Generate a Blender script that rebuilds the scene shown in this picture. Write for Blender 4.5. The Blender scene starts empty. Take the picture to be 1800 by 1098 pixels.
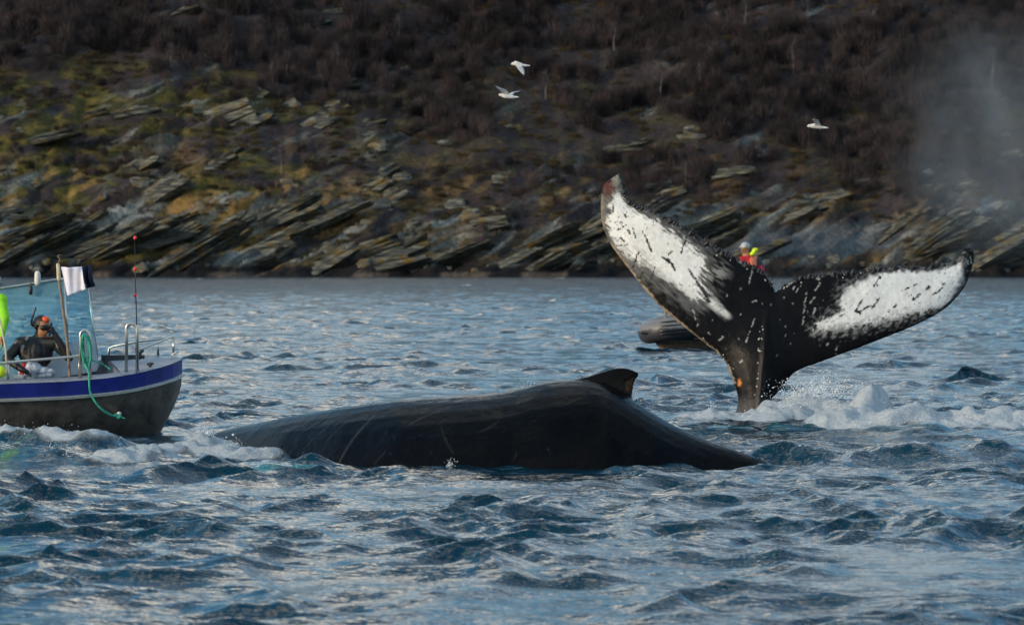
import bpy, bmesh, math, random
import numpy as np
from mathutils import Vector, Matrix, geometry

R = math.radians
rng = random.Random(7)
nr = np.random.default_rng(11)
SC = bpy.context.scene
COL = SC.collection

# ------------------------------------------------------------------ camera
F = 7000.0      # focal length in pixels of the 1800 px wide photograph
HC = 1.9        # eye height above the water
YH = 470.0      # row of the true horizon
cam_d = bpy.data.cameras.new('camera')
cam = bpy.data.objects.new('camera', cam_d); COL.objects.link(cam)
cam_d.sensor_width = 36; cam_d.lens = F/1800*36
cam_d.shift_y = -(549-YH)/1800
cam_d.clip_start = 0.5; cam_d.clip_end = 12000
cam.location = (0, 0, HC); cam.rotation_euler = (R(90), 0, 0)
cam_d.dof.use_dof = True; cam_d.dof.focus_distance = 46; cam_d.dof.aperture_fstop = 5.0
SC.camera = cam

# ------------------------------------------------------------------ sky, sun, exposure
SUN_EL, SUN_AZ = 13.0, 238.0      # azimuth clockwise from the view direction (+Y): low, to the left and a little behind us
w = bpy.data.worlds.new('World'); SC.world = w; w.use_nodes = True
nt = w.node_tree; nt.nodes.clear()
sky = nt.nodes.new('ShaderNodeTexSky'); sky.sky_type = 'NISHITA'; sky.sun_disc = False
sky.sun_elevation = R(SUN_EL); sky.sun_rotation = R(SUN_AZ)
sky.air_density = 1.0; sky.dust_density = 1.6; sky.ozone_density = 2.6
bgn = nt.nodes.new('ShaderNodeBackground'); bgn.inputs['Strength'].default_value = 0.15
wo = nt.nodes.new('ShaderNodeOutputWorld')
# broken, lit cloud all over the sky
tcw = nt.nodes.new('ShaderNodeTexCoord'); mpw = nt.nodes.new('ShaderNodeMapping'); mpw.inputs['Scale'].default_value = (1, 1, 2.6)
nzw = nt.nodes.new('ShaderNodeTexNoise'); nzw.inputs['Scale'].default_value = 5.0; nzw.inputs['Detail'].default_value = 7; nzw.inputs['Roughness'].default_value = .6
rw = nt.nodes.new('ShaderNodeMapRange'); rw.interpolation_type = 'SMOOTHSTEP'; rw.inputs['From Min'].default_value = .545; rw.inputs['From Max'].default_value = .64; rw.inputs['To Max'].default_value = 1.0
mw = nt.nodes.new('ShaderNodeMix'); mw.data_type = 'RGBA'; mw.inputs[7].default_value = (19.0, 17.0, 13.6, 1)
nt.links.new(tcw.outputs['Generated'], mpw.inputs[0]); nt.links.new(mpw.outputs[0], nzw.inputs['Vector']); nt.links.new(nzw.outputs['Fac'], rw.inputs['Value'])
mh = nt.nodes.new('ShaderNodeMix'); mh.data_type = 'RGBA'; mh.inputs[0].default_value = .40; mh.inputs[7].default_value = (.9, 3.6, 6.2, 1)   # thin high veil between the clouds
nt.links.new(sky.outputs[0], mh.inputs[6])
nt.links.new(rw.outputs[0], mw.inputs[0]); nt.links.new(mh.outputs[2], mw.inputs[6])
nt.links.new(mw.outputs[2], bgn.inputs[0]); nt.links.new(bgn.outputs[0], wo.inputs[0])
sun_d = bpy.data.lights.new('sun', 'SUN'); sun_d.energy = 2.5; sun_d.angle = R(0.5); sun_d.color = (1.0, 0.82, 0.60)
sun = bpy.data.objects.new('sun', sun_d); COL.objects.link(sun)
sdir = Vector((math.sin(R(SUN_AZ))*math.cos(R(SUN_EL)), math.cos(R(SUN_AZ))*math.cos(R(SUN_EL)), math.sin(R(SUN_EL))))
sun.rotation_euler = sdir.to_track_quat('Z', 'Y').to_euler()
sun.location = (-60, -30, 40)
SC.view_settings.view_transform = 'Standard'; SC.view_settings.look = 'None'
SC.view_settings.gamma = 1; SC.view_settings.use_curve_mapping = False
SC.view_settings.exposure = 0.0
SC.cycles.use_denoising = True
SC.cycles.max_bounces = 6; SC.cycles.volume_bounces = 0
SC.cycles.caustics_reflective = False; SC.cycles.caustics_refractive = False

def P(px, py, d):
    """point at depth d (metres) seen at photograph pixel px, py"""
    return Vector(((px-900)/F*d, d, HC-(py-YH)/F*d))
def W(px, py):
    """point of the calm water surface seen at px, py"""
    d = HC*F/(py-YH)
    return Vector(((px-900)/F*d, d, 0))

# ------------------------------------------------------------------ noise
def _h(ix, iy, s):
    h = (ix.astype(np.int64)*374761393 + iy.astype(np.int64)*668265263 + s*1442695041) & 0xffffffff
    h = ((h ^ (h >> 13))*1274126177) & 0xffffffff
    return ((h ^ (h >> 16)) & 0xffff)/65535.0
def vn(x, y, s=0):
    x = np.asarray(x, float); y = np.asarray(y, float)
    ix = np.floor(x); iy = np.floor(y); fx = x-ix; fy = y-iy
    fx = fx*fx*(3-2*fx); fy = fy*fy*(3-2*fy)
    a = _h(ix, iy, s); b = _h(ix+1, iy, s); c = _h(ix, iy+1, s); d = _h(ix+1, iy+1, s)
    return (a*(1-fx)+b*fx)*(1-fy)+(c*(1-fx)+d*fx)*fy
def fbm(x, y, s=0, o=4, g=0.5):
    t = 0; a = 1; n = 0
    for k in range(o):
        t = t+a*vn(x*2**k+17.3*k, y*2**k-9.1*k, s+k*7); n += a; a *= g
    return t/n
def sm(a, b, x):
    t = np.clip((x-a)/(b-a), 0, 1); return t*t*(3-2*t)

# ------------------------------------------------------------------ helpers
def tag(o, label=None, cat=None, group=None, kind=None):
    if label: o['label'] = label
    if cat: o['category'] = cat
    if group: o['group'] = group
    if kind: o['kind'] = kind
    return o
def empty(name, loc, label, cat, group=None):
    o = bpy.data.objects.new(name, None); COL.objects.link(o); o.location = loc; o.empty_display_size = .2
    return tag(o, label, cat, group)
def wloc(o):
    v = Vector((0, 0, 0))
    while o: v = v+Vector(o.location); o = o.parent
    return v
def mesh(name, verts, faces, mat, parent=None, smooth=True, loc=None):
    """vertices in world space; stored relative to the parent (or to loc)"""
    off = wloc(parent) if parent else Vector(loc if loc is not None else (0, 0, 0))
    me = bpy.data.meshes.new(name)
    vs = np.asarray([tuple(v) for v in verts], float) if not isinstance(verts, np.ndarray) else verts
    vs = vs-np.array(off)
    me.from_pydata(vs.tolist(), [], faces if isinstance(faces, list) else faces.tolist())
    for m in (mat if isinstance(mat, (list, tuple)) else [mat]):
        if m: me.materials.append(m)
    if smooth: me.polygons.foreach_set('use_smooth', [True]*len(me.polygons))
    me.update()
    o = bpy.data.objects.new(name, me); COL.objects.link(o)
    if parent: o.parent = parent
    else: o.location = off
    return o
def big_mesh(name, co, quads, mat, loc=(0, 0, 0), attrs=None, cols=None):
    me = bpy.data.meshes.new(name)
    me.vertices.add(len(co)); me.vertices.foreach_set('co', (co-np.array(loc)).astype(np.float32).ravel())
    n = quads.shape[1]
    me.loops.add(quads.size); me.loops.foreach_set('vertex_index', quads.astype(np.int32).ravel())
    me.polygons.add(len(quads)); me.polygons.foreach_set('loop_start', np.arange(0, quads.size, n, dtype=np.int32))
    me.polygons.foreach_set('use_smooth', np.ones(len(quads), bool))
    me.materials.append(mat); me.update(calc_edges=True); me.validate()
    for k, v in (attrs or {}).items():
        at = me.attributes.new(k, 'FLOAT', 'POINT'); at.data.foreach_set('value', v.astype(np.float32))
    for k, v in (cols or {}).items():
        at = me.attributes.new(k, 'FLOAT_COLOR', 'POINT')
        at.data.foreach_set('color', np.concatenate([v, np.ones((len(v), 1))], 1).astype(np.float32).ravel())
    o = bpy.data.objects.new(name, me); COL.objects.link(o); o.location = loc
    return o
def tube_geo(pts, r, n=8, caps=True):
    pts = [Vector(p) for p in pts]; rs = r if isinstance(r, (list, tuple)) else [r]*len(pts)
    vs = []; fs = []; up = Vector((0, 0, 1)); prev = None
    for i, p in enumerate(pts):
        t = (pts[min(i+1, len(pts)-1)]-pts[max(i-1, 0)]).normalized()
        if prev is None:
            a = t.cross(up)
            if a.length < .1: a = t.cross(Vector((1, 0, 0)))
        else: a = prev-t*prev.dot(t)
        a.normalize(); prev = a; b = t.cross(a)
        for k in range(n):
            q = 2*math.pi*k/n
            vs.append(p+(a*math.cos(q)+b*math.sin(q))*rs[i])
    for i in range(len(pts)-1):
        for k in range(n):
            fs.append((i*n+k, i*n+(k+1) % n, (i+1)*n+(k+1) % n, (i+1)*n+k))
    if caps:
        fs.append(tuple(range(n))[::-1]); fs.append(tuple(range((len(pts)-1)*n, len(pts)*n)))
    return vs, fs
def tube(name, pts, r, mat, parent=None, n=8, loc=None):
    v, f = tube_geo(pts, r, n); return mesh(name, v, f, mat, parent, loc=loc)
def spline(pts, k=6):
    pts = [Vector(p) for p in pts]; out = []
    for i in range(len(pts)-1):
        p0 = pts[max(i-1, 0)]; p1 = pts[i]; p2 = pts[i+1]; p3 = pts[min(i+2, len(pts)-1)]
        for j in range(k):
            t = j/k
            out.append(.5*((2*p1)+(p2-p0)*t+(2*p0-5*p1+4*p2-p3)*t*t+(3*p1-p0-3*p2+p3)*t**3))
    out.append(pts[-1]); return out
def join_geo(lst):
    V = []; Fc = []
    for v, f in lst:
        n = len(V); V += list(v); Fc += [tuple(i+n for i in q) for q in f]
    return V, Fc
def box_geo(c, s, rot=None):
    c = Vector(c); out = []
    for dx in (-1, 1):
        for dy in (-1, 1):
            for dz in (-1, 1):
                v = Vector((dx*s[0]/2, dy*s[1]/2, dz*s[2]/2))
                if rot: v = rot @ v
                out.append(c+v)
    return out, [(0, 1, 3, 2), (4, 6, 7, 5), (0, 4, 5, 1), (2, 3, 7, 6), (0, 2, 6, 4), (1, 5, 7, 3)]
def ball_geo(c, r, nu=10, nv=7, rot=None):
    c = Vector(c); r = r if isinstance(r, (tuple, list)) else (r, r, r)
    vs = []; fs = []
    def q(x, y, z):
        v = Vector((x*r[0], y*r[1], z*r[2]))
        return c+(rot @ v if rot else v)
    vs.append(q(0, 0, 1))
    for i in range(1, nv):
        a = math.pi*i/nv
        for j in range(nu):
            b = 2*math.pi*j/nu; vs.append(q(math.sin(a)*math.cos(b), math.sin(a)*math.sin(b), math.cos(a)))
    vs.append(q(0, 0, -1)); L = len(vs)-1
    for j in range(nu):
        fs.append((0, 1+j, 1+(j+1) % nu)); fs.append((L, L-nu+(j+1) % nu, L-nu+j))
        for i in range(nv-2):
            a = 1+i*nu+j; b = 1+i*nu+(j+1) % nu
            fs.append((a, a+nu, b+nu, b))
    return vs, fs
def cap_geo(a, b, ra, rb, n=12):
    """tapered capsule"""
    a = Vector(a); b = Vector(b); d = (b-a); L = max(d.length, 1e-5); t = d/L
    pts = []; rs = []
    for k in (80, 55, 30, 0):
        pts.append(a-t*ra*math.sin(R(k))); rs.append(ra*math.cos(R(k)))
    for k in (0, 30, 55, 80):
        pts.append(b+t*rb*math.sin(R(k))); rs.append(rb*math.cos(R(k)))
    return tube_geo(pts, rs, n)
def voxel(name, geos, vox, mats, parent=None, loc=None, smooth_it=4, matfn=None, attrfn=None, factor=.5):
    """fuse overlapping closed shapes into one continuous skin"""
    off = wloc(parent) if parent else Vector(loc if loc is not None else (0, 0, 0))
    v, f = join_geo(geos)
    me = bpy.data.meshes.new('fuse'); me.from_pydata([tuple(Vector(p)-off) for p in v], [], f)
    t = bpy.data.objects.new('fuse', me); COL.objects.link(t)
    m = t.modifiers.new('r', 'REMESH'); m.mode = 'VOXEL'; m.voxel_size = vox; m.adaptivity = 0
    s = t.modifiers.new('s', 'SMOOTH'); s.iterations = smooth_it; s.factor = factor
    dg = bpy.context.evaluated_depsgraph_get(); dg.update()
    nm = bpy.data.meshes.new_from_object(t.evaluated_get(dg))
    bpy.data.objects.remove(t); bpy.data.meshes.remove(me)
    nm.name = name; nm.materials.clear()
    for q in (mats if isinstance(mats, (list, tuple)) else [mats]): nm.materials.append(q)
    nm.polygons.foreach_set('use_smooth', [True]*len(nm.polygons))
    if matfn:
        for p in nm.polygons: p.material_index = matfn(Vector(p.center)+off, p.normal)
    o = bpy.data.objects.new(name, nm); COL.objects.link(o)
    if parent: o.parent = parent
    else: o.location = off
    return o

# ------------------------------------------------------------------ materials
def node(nt, t, **kw):
    n = nt.nodes.new(t)
    for k, v in kw.items():
        if k in n.inputs: n.inputs[k].default_value = v
        else: setattr(n, k, v)
    return n
def mat(name, col, rough=.5, metal=0, noise=0, nscale=20, bump=0, bscale=40, alpha=1, spec=None, coat=0, trans=0, col2=None):
    m = bpy.data.materials.new(name); m.use_nodes = True; t = m.node_tree; b = t.nodes['Principled BSDF']
    b.inputs['Base Color'].default_value = (*col, 1); b.inputs['Roughness'].default_value = rough
    b.inputs['Metallic'].default_value = metal; b.inputs['Alpha'].default_value = alpha
    if spec is not None: b.inputs['Specular IOR Level'].default_value = spec
    if coat: b.inputs['Coat Weight'].default_value = coat
    if trans: b.inputs['Transmission Weight'].default_value = trans
    tc = node(t, 'ShaderNodeTexCoord')
    if noise:
        n = node(t, 'ShaderNodeTexNoise', Scale=nscale, Detail=5.0, Roughness=.62); t.links.new(tc.outputs['Object'], n.inputs['Vector'])
        r = node(t, 'ShaderNodeValToRGB'); r.color_ramp.elements[0].position = .32; r.color_ramp.elements[1].position = .7
        c2 = col2 or tuple(min(1, c*(1+noise)) for c in col); c1 = tuple(c*(1-noise) for c in col)
        r.color_ramp.elements[0].color = (*c1, 1); r.color_ramp.elements[1].color = (*c2, 1)
        t.links.new(n.outputs['Fac'], r.inputs['Fac']); t.links.new(r.outputs['Color'], b.inputs['Base Color'])
    if bump:
        n2 = node(t, 'ShaderNodeTexNoise', Scale=bscale, Detail=4.0); t.links.new(tc.outputs['Object'], n2.inputs['Vector'])
        bp = node(t, 'ShaderNodeBump', Strength=min(1, bump), Distance=.01 if bump <= 1 else .01*bump)
        t.links.new(n2.outputs['Fac'], bp.inputs['Height']); t.links.new(bp.outputs['Normal'], b.inputs['Normal'])
    return m
M = {}
M['alu'] = mat('weathered_aluminium', (.50, .49, .47), .38, .85, .25, 9, .3, 60)
M['hull'] = mat('dark_brown_aluminium_hull', (.11, .095, .082), .42, .25, .55, 5, .4, 30, col2=(.20, .165, .13))  # brown noise stands in for reflections on the dark aluminium
M['deck'] = mat('grey_painted_deck', (.33, .34, .38), .55, 0, .18, 12, .3, 50)
M['blue'] = mat('blue_hull_paint', (.014, .026, .21), .36, 0, .35, 3, .1, 40)
M['white'] = mat('white_rubber_strake', (.68, .67, .60), .5, 0, .12, 14)
M['fairing'] = mat('pale_grey_fairing', (.52, .58, .62), .45, 0, .12, 8)
M['steel'] = mat('stainless_tube', (.62, .58, .52), .28, .9, .15, 30)
M['wood'] = mat('weathered_wooden_pole', (.26, .20, .15), .8, 0, .35, 22, .5, 60)
M['flagw'] = mat('white_cloth', (.80, .79, .88), .85, 0, .05, 20)
M['navy'] = mat('navy_cloth', (.010, .013, .035), .85, 0, .2, 20)
M['neoprene'] = mat('black_neoprene', (.006, .006, .008), .5, 0, .4, 18, .4, 60)
M['greyprint'] = mat('grey_print', (.25, .25, .26), .6)
M['skin'] = mat('warm_skin', (.42, .19, .09), .55, 0, .15, 40)  # one warm skin tone with slight random variation
M['orange'] = mat('orange_rubber', (.75, .10, .03), .5, 0, .1, 30)
M['neon'] = mat('neon_yellow_green_fabric', (.33, .80, .02), .7, 0, .15, 14)
M['neony'] = mat('neon_yellow_plastic', (.72, .92, .02), .45, 0, .1, 10)
M['red'] = mat('red_fabric', (.55, .015, .02), .7, 0, .2, 18)
M['magenta'] = mat('crimson_fabric', (.42, .006, .05), .7, 0, .2, 18)
M['vest'] = mat('orange_vest', (.85, .22, .10), .65, 0, .15, 18)
M['slate'] = mat('dark_slate_fabric', (.035, .045, .055), .7, 0, .2, 18)
M['helmet'] = mat('grey_helmet', (.45, .47, .48), .35, 0, .1, 20)
M['black'] = mat('black_plastic', (.012, .012, .014), .3, 0, .2, 20)
M['rope'] = mat('green_polypropylene_rope', (.03, .36, .24), .6, 0, .35, 30, .6, 90)
M['tubegrey'] = mat('grey_inflatable_fabric', (.045, .045, .052), .45, 0, .25, 4, .2, 30)
M['tubelight'] = mat('light_grey_panel', (.17, .165, .165), .5, 0, .15, 6)
M['ribhull'] = mat('tan_fibreglass_hull', (.42, .30, .20), .45, 0, .2, 6)
M['float'] = mat('red_float', (.85, .04, .05), .4)
M['kelp'] = mat('orange_brown_kelp', (.42, .15, .04), .35, 0, .5, 25, .5, 30)
# tinted see-through windscreen: a thin film of salt over acrylic
g = bpy.data.materials.new('salted_acrylic'); g.use_nodes = True; t = g.node_tree; t.nodes.clear()
o_ = node(t, 'ShaderNodeOutputMaterial'); mx = node(t, 'ShaderNodeMixShader')
tr = node(t, 'ShaderNodeBsdfTransparent'); tr.inputs[0].default_value = (.74, .91, .97, 1)
df = node(t, 'ShaderNodeBsdfPrincipled'); df.inputs['Base Color'].default_value = (.26, .50, .58, 1); df.inputs['Roughness'].default_value = .12
tc = node(t, 'ShaderNodeTexCoord'); nz = node(t, 'ShaderNodeTexNoise', Scale=3.0, Detail=5.0); t.links.new(tc.outputs['Object'], nz.inputs['Vector'])
mr = node(t, 'ShaderNodeMapRange'); mr.inputs['From Min'].default_value = .3; mr.inputs['From Max'].default_value = .7; mr.inputs['To Min'].default_value = .10; mr.inputs['To Max'].default_value = .30
t.links.new(nz.outputs['Fac'], mr.inputs['Value']); t.links.new(mr.outputs[0], mx.inputs[0])
t.links.new(tr.outputs[0], mx.inputs[1]); t.links.new(df.outputs[0], mx.inputs[2]); t.links.new(mx.outputs[0], o_.inputs[0])
M['glass'] = g

def vcol_mat(name, attr, rough, nscale, namt, bump=.5, bscale=10, bdist=.02, spec=.5, coat=0, strength=1.0, rough2=None):
    """pigment from a colour attribute, broken up by fine noise"""
    m = bpy.data.materials.new(name); m.use_nodes = True; t = m.node_tree; b = t.nodes['Principled BSDF']
    b.inputs['Roughness'].default_value = rough; b.inputs['Specular IOR Level'].default_value = spec; b.inputs['Coat Weight'].default_value = coat
    a = node(t, 'ShaderNodeAttribute', attribute_name=attr); tc = node(t, 'ShaderNodeTexCoord')
    n = node(t, 'ShaderNodeTexNoise', Scale=nscale, Detail=6.0, Roughness=.65); t.links.new(tc.outputs['Object'], n.inputs['Vector'])
    mr = node(t, 'ShaderNodeMapRange'); mr.inputs['From Min'].default_value = .3; mr.inputs['From Max'].default_value = .7
    mr.inputs['To Min'].default_value = 1-namt; mr.inputs['To Max'].default_value = 1+namt
    t.links.new(n.outputs['Fac'], mr.inputs['Value'])
    mul = node(t, 'ShaderNodeVectorMath', operation='MULTIPLY')
    t.links.new(a.outputs['Color'], mul.inputs[0]); t.links.new(mr.outputs[0], mul.inputs[1]); t.links.new(mul.outputs[0], b.inputs['Base Color'])
    n2 = node(t, 'ShaderNodeTexNoise', Scale=bscale, Detail=5.0, Roughness=.6); t.links.new(tc.outputs['Object'], n2.inputs['Vector'])
    bp = node(t, 'ShaderNodeBump', Strength=bump, Distance=bdist); t.links.new(n2.outputs['Fac'], bp.inputs['Height']); t.links.new(bp.outputs['Normal'], b.inputs['Normal'])
    if rough2 is not None:
        m2 = node(t, 'ShaderNodeMapRange'); m2.inputs['From Min'].default_value = .3; m2.inputs['From Max'].default_value = .7
        m2.inputs['To Min'].default_value = rough; m2.inputs['To Max'].default_value = rough2
        t.links.new(n2.outputs['Fac'], m2.inputs['Value']); t.links.new(m2.outputs[0], b.inputs['Roughness'])
    return m

# ------------------------------------------------------------------ water
def water_material():
    m = bpy.data.materials.new('sea_water'); m.use_nodes = True; t = m.node_tree; b = t.nodes['Principled BSDF']
    geo = node(t, 'ShaderNodeNewGeometry')
    def nz(scale, detail, sx=1.0, sy=1.0, rot=0.0, rough=.55):
        mp = node(t, 'ShaderNodeMapping'); mp.inputs['Scale'].default_value = (sx, sy, 1); mp.inputs['Rotation'].default_value = (0, 0, rot)
        n = node(t, 'ShaderNodeTexNoise', Scale=scale, Detail=detail, Roughness=rough)
        t.links.new(geo.outputs['Position'], mp.inputs['Vector']); t.links.new(mp.outputs[0], n.inputs['Vector']); return n.outputs['Fac']
    far = node(t, 'ShaderNodeAttribute', attribute_name='far').outputs['Fac']
    foam = node(t, 'ShaderNodeAttribute', attribute_name='foam').outputs['Fac']
    def mth(op, a, b_, c=None):
        n = node(t, 'ShaderNodeMath', operation=op)
        for i, x in enumerate((a, b_, c)):
            if x is None: continue
            if isinstance(x, (int, float)): n.inputs[i].default_value = x
            else: t.links.new(x, n.inputs[i])
        return n.outputs[0]
    # wind ripples: height field in metres
    h = mth('MULTIPLY', nz(3.4, 4, .6, 1.3, .25, .6), .013)
    h = mth('ADD', h, mth('MULTIPLY', nz(11, 2, .6, 1.3, -.3), .0125))
    far_h = mth('MULTIPLY', mth('MULTIPLY', nz(.9, 4, .7, 1.0, .3, .65), .42), far)
    h = mth('ADD', h, far_h)
    fo_n = nz(4.2, 9, 1, 1, 0, .78)
    # foam breaks up along its edges
    fm = mth('SUBTRACT', mth('MULTIPLY', foam, 2.7), mth('MULTIPLY', mth('SUBTRACT', 1.12, fo_n), 2.3))
    cl = node(t, 'ShaderNodeClamp'); t.links.new(mth('MULTIPLY', fm, 1.5), cl.inputs['Value']); fmask = cl.outputs[0]
    h = mth('ADD', h, mth('MULTIPLY', mth('MULTIPLY', fo_n, fmask), .16))
    bp = node(t, 'ShaderNodeBump', Strength=1.0, Distance=1.0); t.links.new(h, bp.inputs['Height']); t.links.new(bp.outputs['Normal'], b.inputs['Normal'])
    teal = node(t, 'ShaderNodeAttribute', attribute_name='teal').outputs['Fac']
    mixt = node(t, 'ShaderNodeMix', data_type='RGBA'); mixt.inputs[6].default_value = (.0010, .028, .050, 1); mixt.inputs[7].default_value = (.02, .20, .21, 1)
    t.links.new(teal, mixt.inputs[0])
    mix = node(t, 'ShaderNodeMix', data_type='RGBA'); fc = node(t, 'ShaderNodeValToRGB'); fc.color_ramp.elements[0].position = .40; fc.color_ramp.elements[1].position = .58
    fc.color_ramp.elements[0].color = (.62, .70, .75, 1); fc.color_ramp.elements[1].color = (.80, .85, .88, 1)
    t.links.new(nz(7.5, 6, 1, 1, .4, .7), fc.inputs[0]); t.links.new(fc.outputs[0], mix.inputs[7])
    t.links.new(mixt.outputs[2], mix.inputs[6]); t.links.new(fmask, mix.inputs[0]); t.links.new(mix.outputs[2], b.inputs['Base Color'])
    ro = mth('ADD', .07, mth('MULTIPLY', fmask, .6)); t.links.new(ro, b.inputs['Roughness'])
    sp = mth('SUBTRACT', .5, mth('MULTIPLY', fmask, .3)); t.links.new(sp, b.inputs['Specular IOR Level'])
    b.inputs['IOR'].default_value = 1.333
    return m

def build_water():
    R0, R1 = 15.0, 800.0
    rad = [R0]
    while rad[-1] < R1:
        rad.append(rad[-1]+max(.028, .0016*rad[-1])*(1.0 if rad[-1] < 600 else 1.6))
    near = list(np.linspace(2, R0, 14))[:-1]; farr = [830, 900, 1100, 1600, 3000, 7000]
    rad = np.array(near+rad+farr)
    th = list(np.arange(-.172, .1721, .00088))
    o = .172; st = .004; extra = []
    while o < math.pi-.02:
        o += st; st = min(st*1.35, .12); extra.append(min(o, math.pi))
    th = np.array([-e for e in extra[::-1]]+th+extra)
    Rr, T = np.meshgrid(rad, th, indexing='ij')
    X = (Rr*np.sin(T)).ravel(); Y = (Rr*np.cos(T)).ravel(); RR = Rr.ravel(); TT = np.abs(T.ravel())
    dr = np.gradient(rad); DR = np.repeat(dr, len(th))
    dth = np.gradient(th); DT = np.tile(dth, len(rad))*RR
    sp = np.maximum(DR, DT)
    # choppy wind sea
    wr = np.random.default_rng(5)
    N = 130
    lam = np.exp(wr.uniform(np.log(.22), np.log(4.5), N)); lam.sort()  # metres
    dx = np.zeros_like(X); dy = np.zeros_like(X); dz = np.zeros_like(X)
    gr0 = fbm(X/1.3, Y/2.4, 3, 3); gust = (.34+4.6*np.clip(gr0-.28, 0, 1)**1.25)*(.75+.5*fbm(X/9, Y/16, 8, 2))
    for L in lam:
        k = 2*math.pi/L
        spread = R(38) if L > 2 else R(62)
        a0 = R(-68)+wr.normal()*spread*.7          # travelling towards the camera and to the right
        cx, cy = math.cos(a0), math.sin(a0)
        ak = .0285*(1.0 if L < 1.0 else (1.0/L)**1.25)
        A = ak/k; ph = wr.uniform(0, 6.283)
        wgt = np.clip((L/sp-2.2)/1.6, 0, 1)
        idx = np.nonzero(wgt > 0)[0]
        q = k*(cx*X[idx]+cy*Y[idx])+ph
        g_ = gust[idx] if L < 2.2 else 1.0
        s, c = np.sin(q), np.cos(q); a = A*wgt[idx]*g_
        dz[idx] += a*c; dx[idx] -= 1.0*a*cx*s; dy[idx] -= 1.0*a*cy*s
    dz -= 0.0
    # single swells and foam, given by crest lines
    foam = np.zeros_like(X); teal = np.zeros_like(X)
    def crest(pts, h, wid, f=0.0, fw=None, asym=1.0, tl=0.0, seed=0, foff=0.0):
        """pts: (px, d) along the crest"""
        nonlocal dz, foam, teal
        P2 = [np.array([(p-900)/F*d, d]) for p, d in pts]
        xs = np.array([p[0] for p in P2]); lo, hi = xs.min()-3*wid-1, xs.max()+3*wid+1
        ys = np.array([p[1] for p in P2]); sel = np.nonzero((X > lo) & (X < hi) & (Y > ys.min()-3*wid-1) & (Y < ys.max()+3*wid+1))[0]
        x, y = X[sel], Y[sel]; best = np.full(len(sel), 1e9); sg = np.zeros(len(sel)); along = np.zeros(len(sel))
        tot = 0
        for a, b in zip(P2[:-1], P2[1:]):
            v = b-a; L = np.hypot(*v); tt = np.clip(((x-a[0])*v[0]+(y-a[1])*v[1])/(L*L), 0, 1)
            ex = x-(a[0]+tt*v[0]); ey = y-(a[1]+tt*v[1]); dd = np.hypot(ex, ey)
            better = dd < best; best = np.where(better, dd, best); sg = np.where(better, np.sign(ey), sg); along = np.where(better, tot+tt*L, along); tot += L
        fade = sm(-.001, tot*.16, along)*sm(-.001, tot*.16, tot-along)
        n1 = fbm(x*1.7+seed*5, y*1.3, 40+seed, 4, .62)
        ww = np.where(sg < 0, wid*asym, wid)
        prof = np.exp(-(best/ww)**2)
        dz[sel] += h*prof*fade*(.1+1.8*n1)
        if f:
            fw_ = fw or wid
            b2 = np.hypot(best, 0)-foff
            n2 = fbm(x*3.1+seed*3, y*2.2, 60+seed, 4)
            ff = f*np.exp(-(np.maximum(b2, 0)/fw_)**2)*fade*(.5+1.0*n2)
            foam[sel] = np.maximum(foam[sel], ff)
            dz[sel] += .16*np.minimum(ff, 1)*(fbm(x*6, y*4.5, 80+seed, 4)-.42)
        if tl: teal[sel] = np.maximum(teal[sel], tl*prof*fade)
    # bow wave of the workboat
    crest([(-60, 42.6), (20, 42.3), (80, 42.0), (150, 41.6), (215, 41.4)], .19, .55, 1.1, .38, .9, seed=1)
    crest([(-80, 41.0), (0, 40.6), (60, 40.0), (110, 39.4)], .10, .40, .42, .30, seed=2)
    crest([(140, 38.0), (200, 38.4), (240, 39.6), (300, 40.4), (345, 41.0), (400, 41.0)], .08, .32, 2.2, .34, seed=3)
    crest([(330, 41.3), (370, 41.0), (405, 39.8), (440, 39.0)], .09, .34, 2.4, .38, seed=4)
    crest([(250, 39.0), (330, 38.9), (400, 39.0)], .06, .4, .0, seed=5)
    # pale water welling up in front of the near whale
    crest([(430, 37.6), (520, 37.2), (600, 37.3)], .02, .25, .25, .18, tl=.9, seed=6)
    # white water round the tail
    crest([(1190, 50.0), (1230, 49.6), (1270, 49.2), (1330, 48.9), (1380, 48.7), (1420, 48.6)], .06, .45, 2.0, .50, seed=7)
    crest([(1376, 49.9), (1412, 49.5), (1450, 49.3), (1510, 49.1), (1580, 48.9)], .36, .60, 2.6, .75, .8, seed=8)
    crest([(1480, 48.4), (1540, 47.9), (1600, 47.5)], .16, .5, 2.4, .7, seed=9)
    crest([(1560, 48.4), (1640, 48.2), (1720, 48.0), (1800, 48.3), (1880, 48.6)], .18, .45, 2.5, .65, seed=10)
    crest([(1600, 46.9), (1700, 46.8), (1820, 47.1)], .04, .4, 1.3, .42, seed=11)
    crest([(1260, 50.6), (1330, 50.5), (1400, 50.7)], .02, .3, 1.0, .30, seed=12)
    crest([(1340, 46.9), (1390, 46.8), (1450, 46.9)], .07, .25, .0, tl=.35, seed=13)
    crest([(1520, 46.2), (1590, 46.1), (1680, 46.4)], .05, .3, .35, .2, tl=.25, seed=14)
    crest([(1240, 47.1), (1300, 47.0), (1340, 46.9)], .03, .3, .5, .2, tl=.2, seed=15)
    # dark swell to the right of the near whale
    crest([(1320, 38.3), (1400, 39.0), (1480, 38.6), (1600, 38.6), (1720, 38.7), (1860, 38.9)], .17, .55, .28, .2, seed=16)
    # humps in the foreground
    crest([(830, 25.2), (930, 24.6), (1000, 24.7), (1060, 24.0)], .07, .4, seed=17)
    crest([(560, 22.9), (760, 22.5), (900, 23.6)], .05, .35, seed=18)
    crest([(1560, 29.0), (1700, 28.2), (1860, 28.4)], .07, .4, seed=19)
    crest([(1040, 27.6), (1110, 27.4), (1180, 27.6)], .06, .25, seed=20)
    crest([(-40, 23.2), (60, 23.4), (150, 24.4)], .05, .3, seed=21)
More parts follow.
